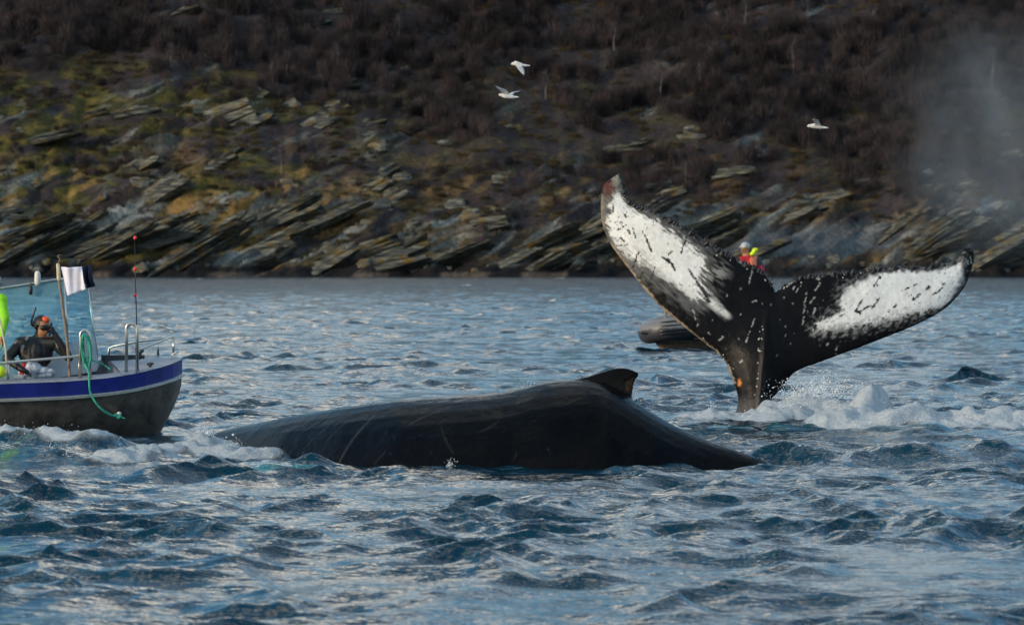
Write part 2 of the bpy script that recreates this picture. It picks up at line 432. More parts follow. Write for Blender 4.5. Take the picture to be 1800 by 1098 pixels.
    crest([(1480, 31.5), (1560, 31.2), (1620, 31.4)], .06, .25, seed=22)
    # a few little breaking crests far out
    for px_, d_ in ((740, 96), (520, 120), (1750, 172), (820, 420), (1480, 130), (1090, 160), (350, 640), (985, 700)):
        crest([(px_-10, d_), (px_+10, d_+.3)], .05, .35+d_*.002, 1.0, .25+d_*.003, seed=px_ % 30)
    # waterline wash round the near whale
    crest([(780, 37.35), (800, 37.35)], .07, .09, 1.1, .07, seed=23)
    crest([(850, 37.5), (1000, 37.6), (1150, 37.7), (1320, 38.1)], .015, .3, .30, .10, seed=24)
    dz += 0; fadeout = 1-sm(700, 790, RR)*.7
    co = np.stack([X+dx, Y+dy, dz*fadeout], 1)
    nT = len(th); nR = len(rad)
    i = np.arange(nR-1)[:, None]*nT+np.arange(nT-1)[None, :]
    q = np.stack([i, i+1, i+1+nT, i+nT], -1).reshape(-1, 4)
    q = q[:, ::-1] if False else q
    far = sm(60, 420, RR)
    o = big_mesh('sea_water', co, q[:, [0, 3, 2, 1]], water_material(), attrs={'far': far, 'foam': foam, 'teal': teal})
    tag(o, kind='structure'); return o
sea = build_water()
sea.name = 'water'

# ------------------------------------------------------------------ hillside
D0 = 782.0
AS = R(27)
def base_h(x, y):
    t = y-D0-5*(fbm(x/22+3, x*0+1.5, 2, 3)-.5)*2-6.0*(fbm(x/6, x*0, 9, 3)-.5)
    h = np.where(t < 0, t*.5, np.minimum(t, 4)*.55+np.maximum(t-4, 0)*.47)
    left = sm(20, -70, x)
    h = h+left*(7*sm(15, 60, t)-6*sm(62, 95, t)*.9)*1.0
    h = h+14*(fbm(x/70+9, y/60+2, 21, 3)-.5)*sm(6, 60, t)
    h = h+5.5*(fbm(x/19, y/17, 23, 3)-.5)*sm(2, 25, t)
    h = h-.42*np.maximum(t-135, 0)
    return h, t
def rockmask(px, py, x, z):
    n = fbm(x/13+4, z/7, 31, 4)
    shore = sm(330, 400, py+40*(n-.5)*2)
    left = sm(760, 560, px)*sm(130, 190, py)*.42+sm(300, 100, px)*sm(120, 200, py)*.1
    mid = np.exp(-(((px-560)/150)**2+((py-250)/70)**2))*.3
    return np.clip(shore*.85+left*sm(.45, .62, n)*1.0+mid+.9*sm(.60, .72, n)*.6, 0, 1)
def hill_h(x, y):
    h, t = base_h(x, y)
    px = 900+x/y*F; py = YH-(h-HC)/y*F
    rm = rockmask(px, py, x, h)
    u = x*math.cos(AS)+h*math.sin(AS); v = -x*math.sin(AS)+h*math.cos(AS)
    wv = 1.2*(fbm(x/16, h/9, 71, 3)-.5)
    s1 = fbm(u/13+wv, v/2.3+wv, 51, 2); s2 = fbm(u/5, v/.85+wv*2, 52, 2)
    saw = np.abs(((v/3.1+1.6*fbm(u/17, v/6, 53, 2)) % 1.0)-.15)
    st = 4.6*(s1-.5)+2.0*(s2-.5)+2.4*(saw-.3)
    h2 = h+rm*st*sm(-1, 4, t)+(1-rm)*1.1*(fbm(x/3.2, y/3.2, 54, 3)-.5)*sm(0, 6, t)
    return h2, t, rm, px, py, u, v
def hill_colour(x, y, h, t, rm, px, py, u, v):
    n1 = fbm(x/9, h/4.5, 81, 4); n2 = fbm(x/2.2, h/1.3, 82, 3); n3 = fbm(u/8, v/.8, 83, 3); n4 = fbm(x/24, h/12, 84, 3)
    C = lambda *c: np.array(c)[None, :]
    def mixc(a, b, m): return a*(1-m[:, None])+b*m[:, None]
    heath = mixc(C(.030, .023, .024), C(.048, .035, .036), sm(.35, .65, n1))
    heath = mixc(heath, C(.030, .029, .024), sm(.5, .7, n2)*.7)
    moss = mixc(C(.046, .043, .010), C(.125, .095, .018), sm(.35, .7, n2))
    ochre = mixc(C(.13, .080, .024), C(.25, .155, .052), sm(.4, .65, n2))
    rock = mixc(C(.085, .088, .088), C(.30, .31, .28), sm(.34, .64, n3))
    rock = mixc(rock, C(.19, .155, .10), sm(.5, .65, n1)*.5)
    dark = C(.016, .015, .016)
    leftness = sm(900, 300, px); low = sm(170, 420, py)
    mm = sm(.50-.10*leftness, .60, fbm(x/6+3, h/2.2, 85, 4))*(.25+.75*leftness)*sm(60, 170, py)
    c = mixc(heath, moss, np.clip(mm, 0, 1)*.9)
    om = sm(.56-.07*low, .66, fbm(u/7+9, v/1.6, 86, 4))*low*(.5+.5*leftness)
    c = mixc(c, ochre, np.clip(om, 0, 1))
    rk = np.clip(rm*sm(.50, .60, fbm(u/9, v/1.1, 87, 4)+.08*rm-.02), 0, 1)
    c = mixc(c, rock*.8, rk*.92)
    beach = np.exp(-(((px-1430)/150)**4+((py-430)/26)**4))
    c = mixc(c, C(.115, .12, .125)*np.ones_like(c), beach*.85)
    tide = sm(3.2, 1.6, h+1.6*(n2-.5)+1.2*(n4-.5))
    c = mixc(c, dark, tide)
    lowrock = tide*sm(1.2, .7, h)*sm(.5, .6, n1)
    c = mixc(c, C(.12, .095, .075), lowrock*.8)
    return np.clip(c*(.75+.5*n4)[:, None], 0, 1)
def build_hill():
    xs = np.concatenate([np.arange(-700, -170, 6.0), np.arange(-170, 170, .5), np.arange(170, 701, 6.0)])
    ys = np.concatenate([np.arange(768, 850, .45), np.arange(850, 960, .8), np.arange(960, 1200, 3.0), np.arange(1200, 1900, 20.0)])
    Xg, Yg = np.meshgrid(xs, ys); x, y = Xg.ravel(), Yg.ravel()
    h, t, rm, px, py, u, v = hill_h(x, y)
    c = hill_colour(x, y, h, t, rm, px, py, u, v)
    n = len(xs); i = np.arange(len(ys)-1)[:, None]*n+np.arange(n-1)[None, :]
    q = np.stack([i, i+1, i+1+n, i+n], -1).reshape(-1, 4)
    m = vcol_mat('hillside_ground', 'pig', .92, 1.1, .55, .9, 1.8, .45, spec=.15)
    o = big_mesh('hillside', np.stack([x, y, h], 1), q, m, cols={'pig': c}, loc=(0, D0, 0))
    return tag(o, kind='structure')
hill = build_hill()
def on_hill(px, py):
    """where the line of sight through px, py meets the slope"""
    d = np.arange(770, 1150, .5); x = (px-900)/F*d; z = HC-(py-YH)/F*d
    h = hill_h(x, d)[0]
    k = np.nonzero(h > z)[0]
    if not len(k): return None
    k = k[0]; return Vector((x[k], d[k], h[k]))

# rock slabs: a handful of shapes shared by many pieces
def slab_mesh(seed):
    """a ledge of several broken beds (or, for the last shapes, a rounded boulder)"""
    r = random.Random(seed); bm = bmesh.new(); beds = 1 if seed >= 7 else r.randint(2, 5); z = -.5
    for b in range(beds):
        th = (1/beds)*r.uniform(.8, 1.35); k0 = len(bm.verts); x0 = -.5+r.uniform(0, .22)*(b > 0); x1 = .5-r.uniform(0, .30)*(b > 0); yo = r.uniform(-.12, .12)+.10*b
        res = bmesh.ops.create_cube(bm, size=1.0); vs = res['verts']
        ed = list({e for v in vs for e in v.link_edges}); sub = bmesh.ops.subdivide_edges(bm, edges=ed, cuts=3 if beds == 1 else 2, use_grid_fill=True)
        bm.verts.ensure_lookup_table(); vs = [bm.verts[i] for i in range(k0, len(bm.verts))]
        ph = r.uniform(0, 6)
        for v in vs:
            x, y, zz = v.co
            if beds == 1:
                q = v.co.normalized()*.55; v.co = q.lerp(v.co, .35)+Vector((r.uniform(-.06, .06), r.uniform(-.06, .06), r.uniform(-.07, .07)))
            else:
                tp = 1-.55*abs(x*2)**3*r.uniform(.5, 1)
                v.co = Vector((x0+(x+.5)*(x1-x0)+r.uniform(-.05, .05), y*(.6+.4*tp)+yo+r.uniform(-.07, .07), z+th*.5+zz*th*(.5+.5*tp)+.05*math.sin(x*5+ph)+r.uniform(-.03, .03)))
        z += 1/beds
    bmesh.ops.triangulate(bm, faces=[f for f in bm.faces if r.random() < .4])
    me = bpy.data.meshes.new('rock_slab'); bm.to_mesh(me); bm.free(); return me
def rock_material():
    m = bpy.data.materials.new('sunlit_lichen_rock'); m.use_nodes = True; t = m.node_tree; b = t.nodes['Principled BSDF']
    b.inputs['Roughness'].default_value = .9; b.inputs['Specular IOR Level'].default_value = .2
    g_ = node(t, 'ShaderNodeNewGeometry'); mp = node(t, 'ShaderNodeMapping'); mp.inputs['Rotation'].default_value = (0, AS, 0); mp.inputs['Scale'].default_value = (.09, .5, 1.3)
    t.links.new(g_.outputs['Position'], mp.inputs['Vector'])
    n = node(t, 'ShaderNodeTexNoise', Scale=1.4, Detail=7.0, Roughness=.65); t.links.new(mp.outputs[0], n.inputs['Vector'])
    r = node(t, 'ShaderNodeValToRGB'); e = r.color_ramp.elements
    e[0].position = .36; e[0].color = (.022, .024, .026, 1); e[1].position = .66; e[1].color = (.27, .27, .235, 1)
    x = e.new(.46); x.color = (.08, .085, .085, 1); x = e.new(.56); x.color = (.17, .165, .125, 1)
    t.links.new(n.outputs['Fac'], r.inputs['Fac'])
    n2 = node(t, 'ShaderNodeTexNoise', Scale=.35, Detail=5.0, Roughness=.7); t.links.new(g_.outputs['Position'], n2.inputs['Vector'])
    mr = node(t, 'ShaderNodeMapRange'); mr.inputs['From Min'].default_value = .52; mr.inputs['From Max'].default_value = .62; t.links.new(n2.outputs['Fac'], mr.inputs['Value'])
    mx = node(t, 'ShaderNodeMix', data_type='RGBA'); mx.inputs[7].default_value = (.15, .10, .028, 1)  # ochre is lichen plus warm sunlight put into the rock colour
    t.links.new(mr.outputs[0], mx.inputs[0]); t.links.new(r.outputs[0], mx.inputs[6]); t.links.new(mx.outputs[2], b.inputs['Base Color'])
    bp = node(t, 'ShaderNodeBump', Strength=.9, Distance=.5); t.links.new(n.outputs['Fac'], bp.inputs['Height']); t.links.new(bp.outputs['Normal'], b.inputs['Normal'])
    return m
rockm = rock_material()
slabs = [slab_mesh(s) for s in range(10)]
for s in slabs: s.materials.append(rockm)
def rock(px, py, L, T, tilt=27, depth=4.0, boulder=False):
    p = on_hill(px, py)
    if p is None: return
    o = bpy.data.objects.new('boulder' if boulder else 'rock_slab', rng.choice(slabs[7:] if boulder else slabs[:7])); COL.objects.link(o); o.parent = hill
    o.scale = (L, depth, T) if boulder else (L*1.35, depth, T*1.15)
    o.location = (p.x, p.y-D0+depth*.12, p.z-T*.26)
    o.rotation_euler = (R(-18+rng.uniform(-8, 8)), R(-tilt+rng.uniform(-5, 5)), R(rng.uniform(-16, 16)))
# the ledges one can pick out
for a in [(400, 195, 9, 3.4, 18), (440, 215, 8, 2.6, 25), (262, 352, 13, 4.2, 30), (300, 340, 8, 3, 28), (55, 248, 15, 1.8, 17), (20, 375, 4.5, 2.6, 5),
          (600, 150, 6, 2, 10), (545, 220, 8, 4, 30), (585, 190, 6, 3, 20), (150, 205, 8, 1.8, 15), (240, 195, 7, 2, 12), (330, 185, 6, 1.5, 10),
          (500, 395, 12, 1.6, 27), (575, 385, 10, 1.6, 30), (470, 430, 13, 1.5, 26), (380, 440, 12, 1.4, 30), (240, 430, 11, 1.5, 33), (120, 405, 12, 1.8, 32),
          (60, 410, 12, 2.0, 30), (30, 445, 12, 1.8, 28), (170, 440, 10, 1.5, 32), (300, 395, 9, 1.5, 26), (640, 450, 12, 1.8, 25), (700, 440, 9, 1.6, 28),
          (730, 405, 4, 3.0, 40), (820, 440, 8, 1.3, 10), (760, 450, 10, 1.4, 16), (1000, 425, 12, 1.7, 24), (1040, 400, 10, 1.6, 26), (980, 445, 10, 1.4, 20),
          (1250, 390, 9, 1.8, 26), (1240, 415, 10, 1.8, 24), (1290, 300, 7, 2.2, 12), (1420, 360, 8, 2.4, 20), (1455, 345, 7, 2.0, 14), (1400, 380, 7, 1.8, 22),
          (1590, 395, 10, 2.0, 34), (1560, 420, 12, 1.8, 32), (1620, 410, 11, 2.2, 32), (1650, 390, 11, 2.4, 22), (1640, 440, 12, 1.8, 28), (1700, 400, 8, 2, 24),
          (1760, 425, 12, 2.4, 30), (1790, 400, 9, 2.2, 26), (1720, 450, 9, 1.5, 22), (1150, 330, 6, 2.2, 18), (1180, 340, 5, 1.6, 24), (720, 185, 7, 2.4, 20),
          (745, 200, 5, 1.5, 28), (650, 215, 5, 1.6, 20), (810, 130, 5, 1.3, 8), (1080, 265, 9, 1.8, 8), (1120, 250, 6, 1.2, 10), (860, 390, 6, 2.2, 10),
          (380, 290, 7, 1.8, 28), (395, 275, 6, 1.4, 30), (245, 290, 7, 2.5, 35), (650, 330, 7, 2.6, 35), (690, 345, 6, 3, 30), (670, 300, 6, 2.4, 28),
          (1690, 330, 6, 1.8, 18), (1210, 190, 4, 1.2, 10), (590, 22, 5, 1.2, 8), (330, 20, 5, 1.2, 14), (860, 40, 4, 1.1, 20), (560, 40, 4, 1.0, 15)]:
    rock(*a[:4], tilt=a[4])
for k in range(34):          # long ledges dipping into the water
    px = rng.uniform(-20, 1820); py = 468-abs(rng.gauss(0, 1))*34
    if 1270 < px < 1570 and 385 < py < 466: continue
    rock(px, max(py, 370), rng.uniform(14, 26), rng.uniform(1.0, 2.2), tilt=rng.uniform(20, 31), depth=rng.uniform(3, 5))
for k in range(30):          # the shore ledges between them
    px = rng.uniform(-20, 1820); py = 470-abs(rng.gauss(0, 1))*38
    if 1280 < px < 1560 and 390 < py < 462: continue
    big = rng.random()**2
    rock(px, max(py, 350), 4+14*big, .9+2.3*big, tilt=rng.uniform(16, 36), depth=rng.uniform(2.5, 6))
for k in range(46):
    px = rng.uniform(-20, 1820); py = 479-abs(rng.gauss(0, 1))*20; sz = rng.uniform(.7, 2.4)
    rock(px, py, sz*1.4, sz, tilt=rng.uniform(-10, 30), depth=sz*1.2, boulder=True)
for k in range(26):
    px = rng.uniform(-20, 900); py = rng.uniform(150, 380); sz = rng.uniform(1.0, 3.2)
    rock(px, py, sz*1.6, sz, tilt=rng.uniform(0, 30), depth=sz*1.4, boulder=rng.random() < .6)
for k in range(14):
    px = rng.uniform(700, 1820); py = rng.uniform(200, 400); sz = rng.uniform(1.0, 3.0)
    rock(px, py, sz*1.6, sz, tilt=rng.uniform(0, 30), depth=sz*1.4, boulder=rng.random() < .6)

# bare birch scrub: twig clumps scattered over the slope (one mass)
def twig_mesh(seed, n, hgt, wid, tw, trunks=0):
    r = random.Random(seed); V = []; Fc = []
    for k in range(n):
        a = r.uniform(0, 6.283); rr = wid*math.sqrt(r.random())*.5
        z0 = hgt*r.uniform(.02, .62)*(1 if trunks else .7); L = hgt*r.uniform(.18, .5)
        top = (1-(rr/(wid*.5))**2*.45)
        x0, y0 = rr*math.cos(a)*.75, rr*math.sin(a)*.75
        lean = r.uniform(.05, .5)
        x1 = x0+math.cos(a)*L*lean+r.uniform(-.2, .2); y1 = y0+math.sin(a)*L*lean; z1 = min(z0+L, hgt*top)
        wv = tw*r.uniform(.6, 1.4); b = r.uniform(0, 6.283); i = len(V)
        V += [(x0-wv*math.cos(b), y0-wv*math.sin(b), z0), (x0+wv*math.cos(b), y0+wv*math.sin(b), z0), (x1, y1, z1)]
        Fc.append((i, i+1, i+2))
    for k in range(trunks):
        x, y = r.uniform(-wid, wid)*.2, r.uniform(-wid, wid)*.2
        v, f = tube_geo([(x, y, -.4), (x+r.uniform(-.2, .2), y, hgt*.45), (x+r.uniform(-.5, .5), y, hgt*.9)], [tw*1.5, tw, tw*.3], 4)
        i = len(V); V += [tuple(q) for q in v]; Fc += [tuple(j+i for j in q) for q in f]
    me = bpy.data.meshes.new('scrub_clump'); me.from_pydata(V, [], Fc); me.update(); return me
def scrub_material(name, c1, c2):
    m = bpy.data.materials.new(name); m.use_nodes = True; t = m.node_tree; b = t.nodes['Principled BSDF']
    b.inputs['Roughness'].default_value = .95; b.inputs['Specular IOR Level'].default_value = .1
    oi = node(t, 'ShaderNodeObjectInfo'); g_ = node(t, 'ShaderNodeNewGeometry')
    n = node(t, 'ShaderNodeTexNoise', Scale=.055, Detail=3.0); t.links.new(g_.outputs['Position'], n.inputs['Vector'])
    ad = node(t, 'ShaderNodeMath', operation='ADD'); mu = node(t, 'ShaderNodeMath', operation='MULTIPLY'); mu.inputs[1].default_value = .45
    t.links.new(oi.outputs['Random'], mu.inputs[0]); t.links.new(mu.outputs[0], ad.inputs[0]); t.links.new(n.outputs['Fac'], ad.inputs[1])
    r = node(t, 'ShaderNodeValToRGB'); r.color_ramp.elements[0].position = .45; r.color_ramp.elements[1].position = .95
    r.color_ramp.elements[0].color = (*c1, 1); r.color_ramp.elements[1].color = (*c2, 1)
    t.links.new(ad.outputs[0], r.inputs[0]); t.links.new(r.outputs[0], b.inputs['Base Color']); return m
def scatter(name, protos, pts, label, cat):
    """one stuff object: points carrying turn and size, clumps set on them by geometry nodes"""
    pts = np.array(pts)
    me = bpy.data.meshes.new(name); me.vertices.add(len(pts)); me.vertices.foreach_set('co', pts[:, :3].astype(np.float32).ravel())
    a = me.attributes.new('turn', 'FLOAT', 'POINT'); a.data.foreach_set('value', pts[:, 3].astype(np.float32))
    a = me.attributes.new('size', 'FLOAT', 'POINT'); a.data.foreach_set('value', pts[:, 4].astype(np.float32))
    o = bpy.data.objects.new(name, me); COL.objects.link(o)
    pc = bpy.data.collections.new(name+'_shapes')
    for k, p in enumerate(protos):
        q = bpy.data.objects.new('clump_shape', p); pc.objects.link(q)
    ng = bpy.data.node_groups.new(name+'_nodes', 'GeometryNodeTree')
    ng.interface.new_socket('Geometry', in_out='INPUT', socket_type='NodeSocketGeometry')
    ng.interface.new_socket('Geometry', in_out='OUTPUT', socket_type='NodeSocketGeometry')
    gi = ng.nodes.new('NodeGroupInput'); go = ng.nodes.new('NodeGroupOutput')
    mp = ng.nodes.new('GeometryNodeMeshToPoints'); ip = ng.nodes.new('GeometryNodeInstanceOnPoints')
    ci = ng.nodes.new('GeometryNodeCollectionInfo'); ci.inputs['Collection'].default_value = pc; ci.inputs['Separate Children'].default_value = True
    ip.inputs['Pick Instance'].default_value = True
    n1 = ng.nodes.new('GeometryNodeInputNamedAttribute'); n1.data_type = 'FLOAT'; n1.inputs[0].default_value = 'turn'
    n2 = ng.nodes.new('GeometryNodeInputNamedAttribute'); n2.data_type = 'FLOAT'; n2.inputs[0].default_value = 'size'
    cx = ng.nodes.new('ShaderNodeCombineXYZ'); ng.links.new(n1.outputs[0], cx.inputs[2])
    ng.links.new(gi.outputs[0], mp.inputs[0]); ng.links.new(mp.outputs[0], ip.inputs['Points'])
    ng.links.new(ci.outputs[0], ip.inputs['Instance']); ng.links.new(cx.outputs[0], ip.inputs['Rotation']); ng.links.new(n2.outputs[0], ip.inputs['Scale'])
    ng.links.new(ip.outputs[0], go.inputs[0])
    md = o.modifiers.new('scatter', 'NODES'); md.node_group = ng
    return tag(o, label, cat, kind='stuff')
def scrub():
    sm1 = scrub_material('bare_birch_twigs', (.014, .013, .015), (.072, .056, .055))
    sm2 = scrub_material('heather_tufts', (.030, .024, .016), (.085, .062, .030))
    tall = [twig_mesh(k, 240, 5.2, 4.6, .05, 2) for k in range(5)]
    low = [twig_mesh(30+k, 150, 1.6, 3.0, .06) for k in range(4)]
    for m_ in tall: m_.materials.append(sm1)
    for m_ in low: m_.materials.append(sm2)
    n = 30000
    x = nr.uniform(-165, 165, n); y = 786+nr.random(n)**1.1*200
    h, t, rm, px, py, u, v = hill_h(x, y)
    hb = fbm(x/15, y/11, 91, 4); hb2 = fbm(x/6, y/5, 92, 3)
    lim = np.interp(px, [0, 250, 500, 700, 850, 1000, 1200, 1450, 1800], [130, 140, 165, 215, 285, 320, 340, 345, 330])
    wood = sm(40, -50, py-lim)
    den = np.clip(wood*.9*sm(.42, .54, hb+.06)+(1-wood)*.75*sm(.50, .62, hb)*(1-rm*.65), 0, 1)*sm(3.2, 7, h)
    beach = (np.abs(px-1430) < 150) & (np.abs(py-432) < 32)
    keep = (nr.random(n) < den*.38) & ~beach & (h < 130)
    T = np.stack([x, y, h-.3, nr.uniform(0, 6.28, n), np.clip(.28+.5*wood+.55*hb2+nr.normal(0, .1, n)-.15, .25, 1.15)], 1)[keep]
    scatter('birch_scrub', tall, T, 'bare purplish brown birch scrub covering the dark hillside', 'birch scrub')
    keep2 = (nr.random(n) < .35*sm(.4, .6, hb2)*(1-.5*rm)*sm(3, 6, h)) & ~keep & ~beach & (h < 90)
    T = np.stack([x, y, h-.2, nr.uniform(0, 6.28, n), nr.uniform(.4, 1.1, n)], 1)[keep2]
    scatter('heather', low, T, 'brown heather tufts growing between the shore rocks and the birch scrub', 'heather')
scrub()
# single pale trunks that stand out of the scrub
birkm = mat('pale_birch_bark', (.16, .145, .14), .9, 0, .35, 2)
crownm = mat('thin_bare_crown', (.075, .058, .060), .95, 0, .3, 1)
BIRCH = ['thin bare birch standing furthest left of the pair above the mossy knoll', 'bare birch just left of the grey cliff knoll, half sunk in scrub', 'pale birch above the raised tail, between it and the gulls', 'bare birch high above the left tail tip',
         'short bare birch at the left end of the birches over the mossy knoll', 'tall pale birch near the top edge, right of the gulls', 'bare birch by the top edge, left of the gulls', 'bare birch on the slope up and left of the lone gull', 'bare birch on the slope just right of the lower gull',
         'short pale birch among heather halfway down the slope above the near whale', 'small bare birch in the gully above the white part of the tail', 'pale birch at the top edge directly above the lone gull', 'bare birch above the mossy slope nearest the left side',
         'tall pale birch seen through the blow mist', 'bare birch high on the slope right of the uppermost gull']
def birch(px, py, hh, seed):
    p = on_hill(px, py)
    if p is None: return
    r = random.Random(seed)
    root = empty('birch_tree', p, BIRCH[seed], 'birch tree', 'single birches on the hillside')
    pts = [p+Vector((0, 0, -.5)), p+Vector((r.uniform(-.2, .2), 0, hh*.35)), p+Vector((r.uniform(-.5, .5), 0, hh*.7)), p+Vector((r.uniform(-.7, .7), 0, hh))]
    tube('trunk', spline(pts, 3), [.16, .15, .14, .13, .12, .10, .08, .06, .05, .03], birkm, root, 6)
    gs = []
    for k in range(70):
        z = hh*r.uniform(.3, .95); a = r.uniform(0, 6.283); L = hh*.30*(1.15-z/hh)+.4
        s = p+Vector((r.uniform(-.15, .15), 0, z)); e = s+Vector((math.cos(a)*L*.8, math.sin(a)*L*.8, L*r.uniform(.5, 1.1)))
        md = (s+e)/2+Vector((r.uniform(-.2, .2), 0, -.1))
        gs.append(tube_geo([s, md, e], [.035, .025, .01], 3))
        for q in range(3):
            f = md.lerp(e, r.random()); gs.append(tube_geo([f, f+Vector((r.uniform(-.6, .6), r.uniform(-.4, .4), r.uniform(.2, .9)))], [.018, .006], 3))
    v, f = join_geo(gs); mesh('crown', v, f, crownm, root)
for k, (a, b, c) in enumerate([(592, 130, 6.5), (505, 135, 5.5), (1160, 175, 8), (1230, 160, 6), (480, 150, 5), (1310, 60, 9), (700, 75, 6), (1395, 130, 7.5), (960, 175, 6),
                               (495, 305, 5), (1205, 330, 5.5), (1420, 40, 8), (300, 120, 5), (1745, 160, 9), (1080, 90, 6)]):
    birch(a, b, c, k)

# ------------------------------------------------------------------ near whale: arched back with its dorsal fin
def build_back():
    tab = [  # px, top row, depth, half width, vertical radius
        (250, 830, 43.5, .75, .9), (300, 803, 42.9, .95, 1.05), (340, 778, 42.4, 1.1, 1.15), (370, 764, 42.0, 1.18, 1.2), (400, 753, 41.6, 1.22, 1.25), (450, 744, 41.0, 1.28, 1.3),
        (500, 733, 40.5, 1.3, 1.3), (600, 716, 39.8, 1.32, 1.3), (700, 702, 39.3, 1.3, 1.3), (800, 695, 39.0, 1.26, 1.25), (860, 691, 38.9, 1.22, 1.2),
        (900, 686, 38.85, 1.18, 1.2), (930, 677, 38.8, 1.15, 1.2), (960, 670, 38.75, 1.12, 1.2), (1000, 666, 38.7, 1.08, 1.2), (1040, 666, 38.65, 1.03, 1.2),
        (1070, 675, 38.6, .98, 1.15), (1090, 687, 38.6, .95, 1.12), (1110, 701, 38.55, .92, 1.1), (1140, 721, 38.5, .85, 1.05), (1170, 739, 38.5, .78, 1.0),
        (1200, 755, 38.5, .70, .95), (1240, 772, 38.5, .60, .88), (1280, 786, 38.5, .50, .8), (1330, 803, 38.5, .40, .7), (1380, 830, 38.6, .32, .6), (1450, 885, 38.8, .26, .5)]
    px = np.linspace(250, 1450, 150); A = np.array(tab)
    def ip(c):      # smooth interpolation
        return np.interp(px, A[:, 0], A[:, c])
    cols = [ip(c) for c in (1, 2, 3, 4)]
    ker = np.array([1, 2, 3, 2, 1])/9
    cols = [np.convolve(np.pad(c, 2, mode='edge'), ker, 'valid') for c in cols]
    vs = []; fs = []; n = 40
    for i in range(len(px)):
        top = P(px[i], cols[0][i], cols[1][i]); a, b = cols[2][i], cols[3][i]
        for k in range(n):
            q = 2*math.pi*k/n
            s, c = math.sin(q), math.cos(q)
            # a little ridge along the spine
            zz = c if c < 0 else c**1.0
            yy = math.copysign(abs(s)**1.12, s)
            vs.append(Vector((top.x, top.y+yy*a, top.z-b+zz*b)))
    for i in range(len(px)-1):
        for k in range(n): fs.append((i*n+k, (i+1)*n+k, (i+1)*n+(k+1) % n, i*n+(k+1) % n))
    fs.append(tuple(range(n))); fs.append(tuple(range((len(px)-1)*n, len(px)*n))[::-1])
    # fin
    out = [(1000, 669), (1030, 662), (1050, 656), (1068, 650), (1082, 646.5), (1096, 645.5), (1108, 648), (1118, 652), (1125, 655.5), (1122, 661), (1116, 668), (1113.5, 678),
           (1112, 688), (1110.5, 697), (1115, 706), (1120, 716), (1105, 740), (1060, 745), (1010, 720)]
    d = 38.62
    front = [P(a, b, d) for a, b in out]
    cen = P(1070, 705, d)
    g = []
    levels = [(0.0, 1.0), (.05, .985), (.085, .93), (.11, .8), (.125, .5)]
    V = []; Fc = []; m = len(out)
    rings = [(-y, s) for y, s in levels[::-1]]+[(y, s) for y, s in levels[1:]]
    for y, s in rings:
        for p in front:
            th = .25+.75*sm(650, 712, (HC-p.z)*F/d+YH)
            V.append(Vector((cen.x+(p.x-cen.x)*s, p.y+y*th, cen.z+(p.z-cen.z)*s)))
    for i in range(len(rings)-1):
        for k in range(m): Fc.append((i*m+k, i*m+(k+1) % m, (i+1)*m+(k+1) % m, (i+1)*m+k))
    Fc.append(tuple(range(m))[::-1]); Fc.append(tuple(range((len(rings)-1)*m, len(rings)*m)))
    o = voxel('whale', [(vs, fs), (V, Fc)], .017, WHALE, loc=tuple(P(850, YH, 38.7)-Vector((0, 0, HC))), smooth_it=3)
    me = o.data; co = np.zeros(len(me.vertices)*3, np.float32); me.vertices.foreach_get('co', co); co = co.reshape(-1, 3)+np.array(o.location)
    pxx = 900+co[:, 0]/co[:, 1]*F; pyy = YH+(HC-co[:, 2])/co[:, 1]*F
    base = np.array([.0038, .0044, .0060])[None]*.6*(.7+.6*fbm(pxx/26, pyy/18, 5, 4))[:, None]
    brown = np.exp(-(((pxx-1065)/55)**2+((pyy-675)/22)**2))  # sunlit brown of the fin's near side, painted into the skin
    base = base+brown[:, None]*np.array([.009, .0075, .006])*(.3+.9*fbm(pxx/9, pyy/7, 8, 3))[:, None]
    # warm sunlight painted tan in the hollow behind the fin tip
    fin_sun = sm(10, 6, np.abs(pxx-(1109-(pyy-672)*.12)))*sm(660, 666, pyy)*sm(693, 686, pyy)
    base = base*(1-fin_sun[:, None])+fin_sun[:, None]*np.array([.032, .021, .012])*(.1+1.5*fbm(pxx/3, pyy/3, 9, 3))[:, None]
    dk = sm(3.2, 1.4, np.abs((pyy-657.5)-(1119-pxx)*.50))*sm(1094, 1099, pxx)*sm(1122, 1116, pxx)
    base = base*(1-.93*dk[:, None])
    # long pale scratches
    def scr(x0, y0, x1, y1, bow, wd, amt):
        nonlocal base
        L = math.hypot(x1-x0, y1-y0); ux, uy = (x1-x0)/L, (y1-y0)/L
        tt = (pxx-x0)*ux+(pyy-y0)*uy; nn = -(pxx-x0)*uy+(pyy-y0)*ux-bow*4*tt/L*(1-tt/L)
        mk = np.exp(-(nn/wd)**2)*sm(0, 8, tt)*sm(0, 8, L-tt)*(.35+1.2*fbm(pxx/4, pyy/4, 14, 2))
        base = base+mk[:, None]*np.array([.026, .025, .025])*amt
    scr(592, 822, 662, 727, -7, 1.5, 1.0); scr(715, 748, 800, 712, -3, 1.6, .7); scr(568, 785, 618, 735, -4, 1.3, .5); scr(775, 745, 800, 800, 4, 1.4, .5)
    scr(655, 818, 680, 790, 0, 1.3, .5); scr(840, 760, 880, 735, 3, 1.6, .4); scr(440, 790, 470, 760, -3, 1.5, .3); scr(900, 812, 910, 790, 1, 1.3, .4)
    r2 = random.Random(4)
    for k in range(26):
        x0 = r2.uniform(480, 1180); y0 = r2.uniform(715, 810); L = r2.uniform(4, 20); a = r2.uniform(.6, 2.4)
        scr(x0, y0, x0+L*math.cos(a), y0-L*math.sin(a), 0, 1.0, r2.uniform(.2, .7))
    at = me.attributes.new('pig', 'FLOAT_COLOR', 'POINT'); at.data.foreach_set('color', np.concatenate([np.clip(base, 0, 1), np.ones((len(base), 1))], 1).astype(np.float32).ravel())
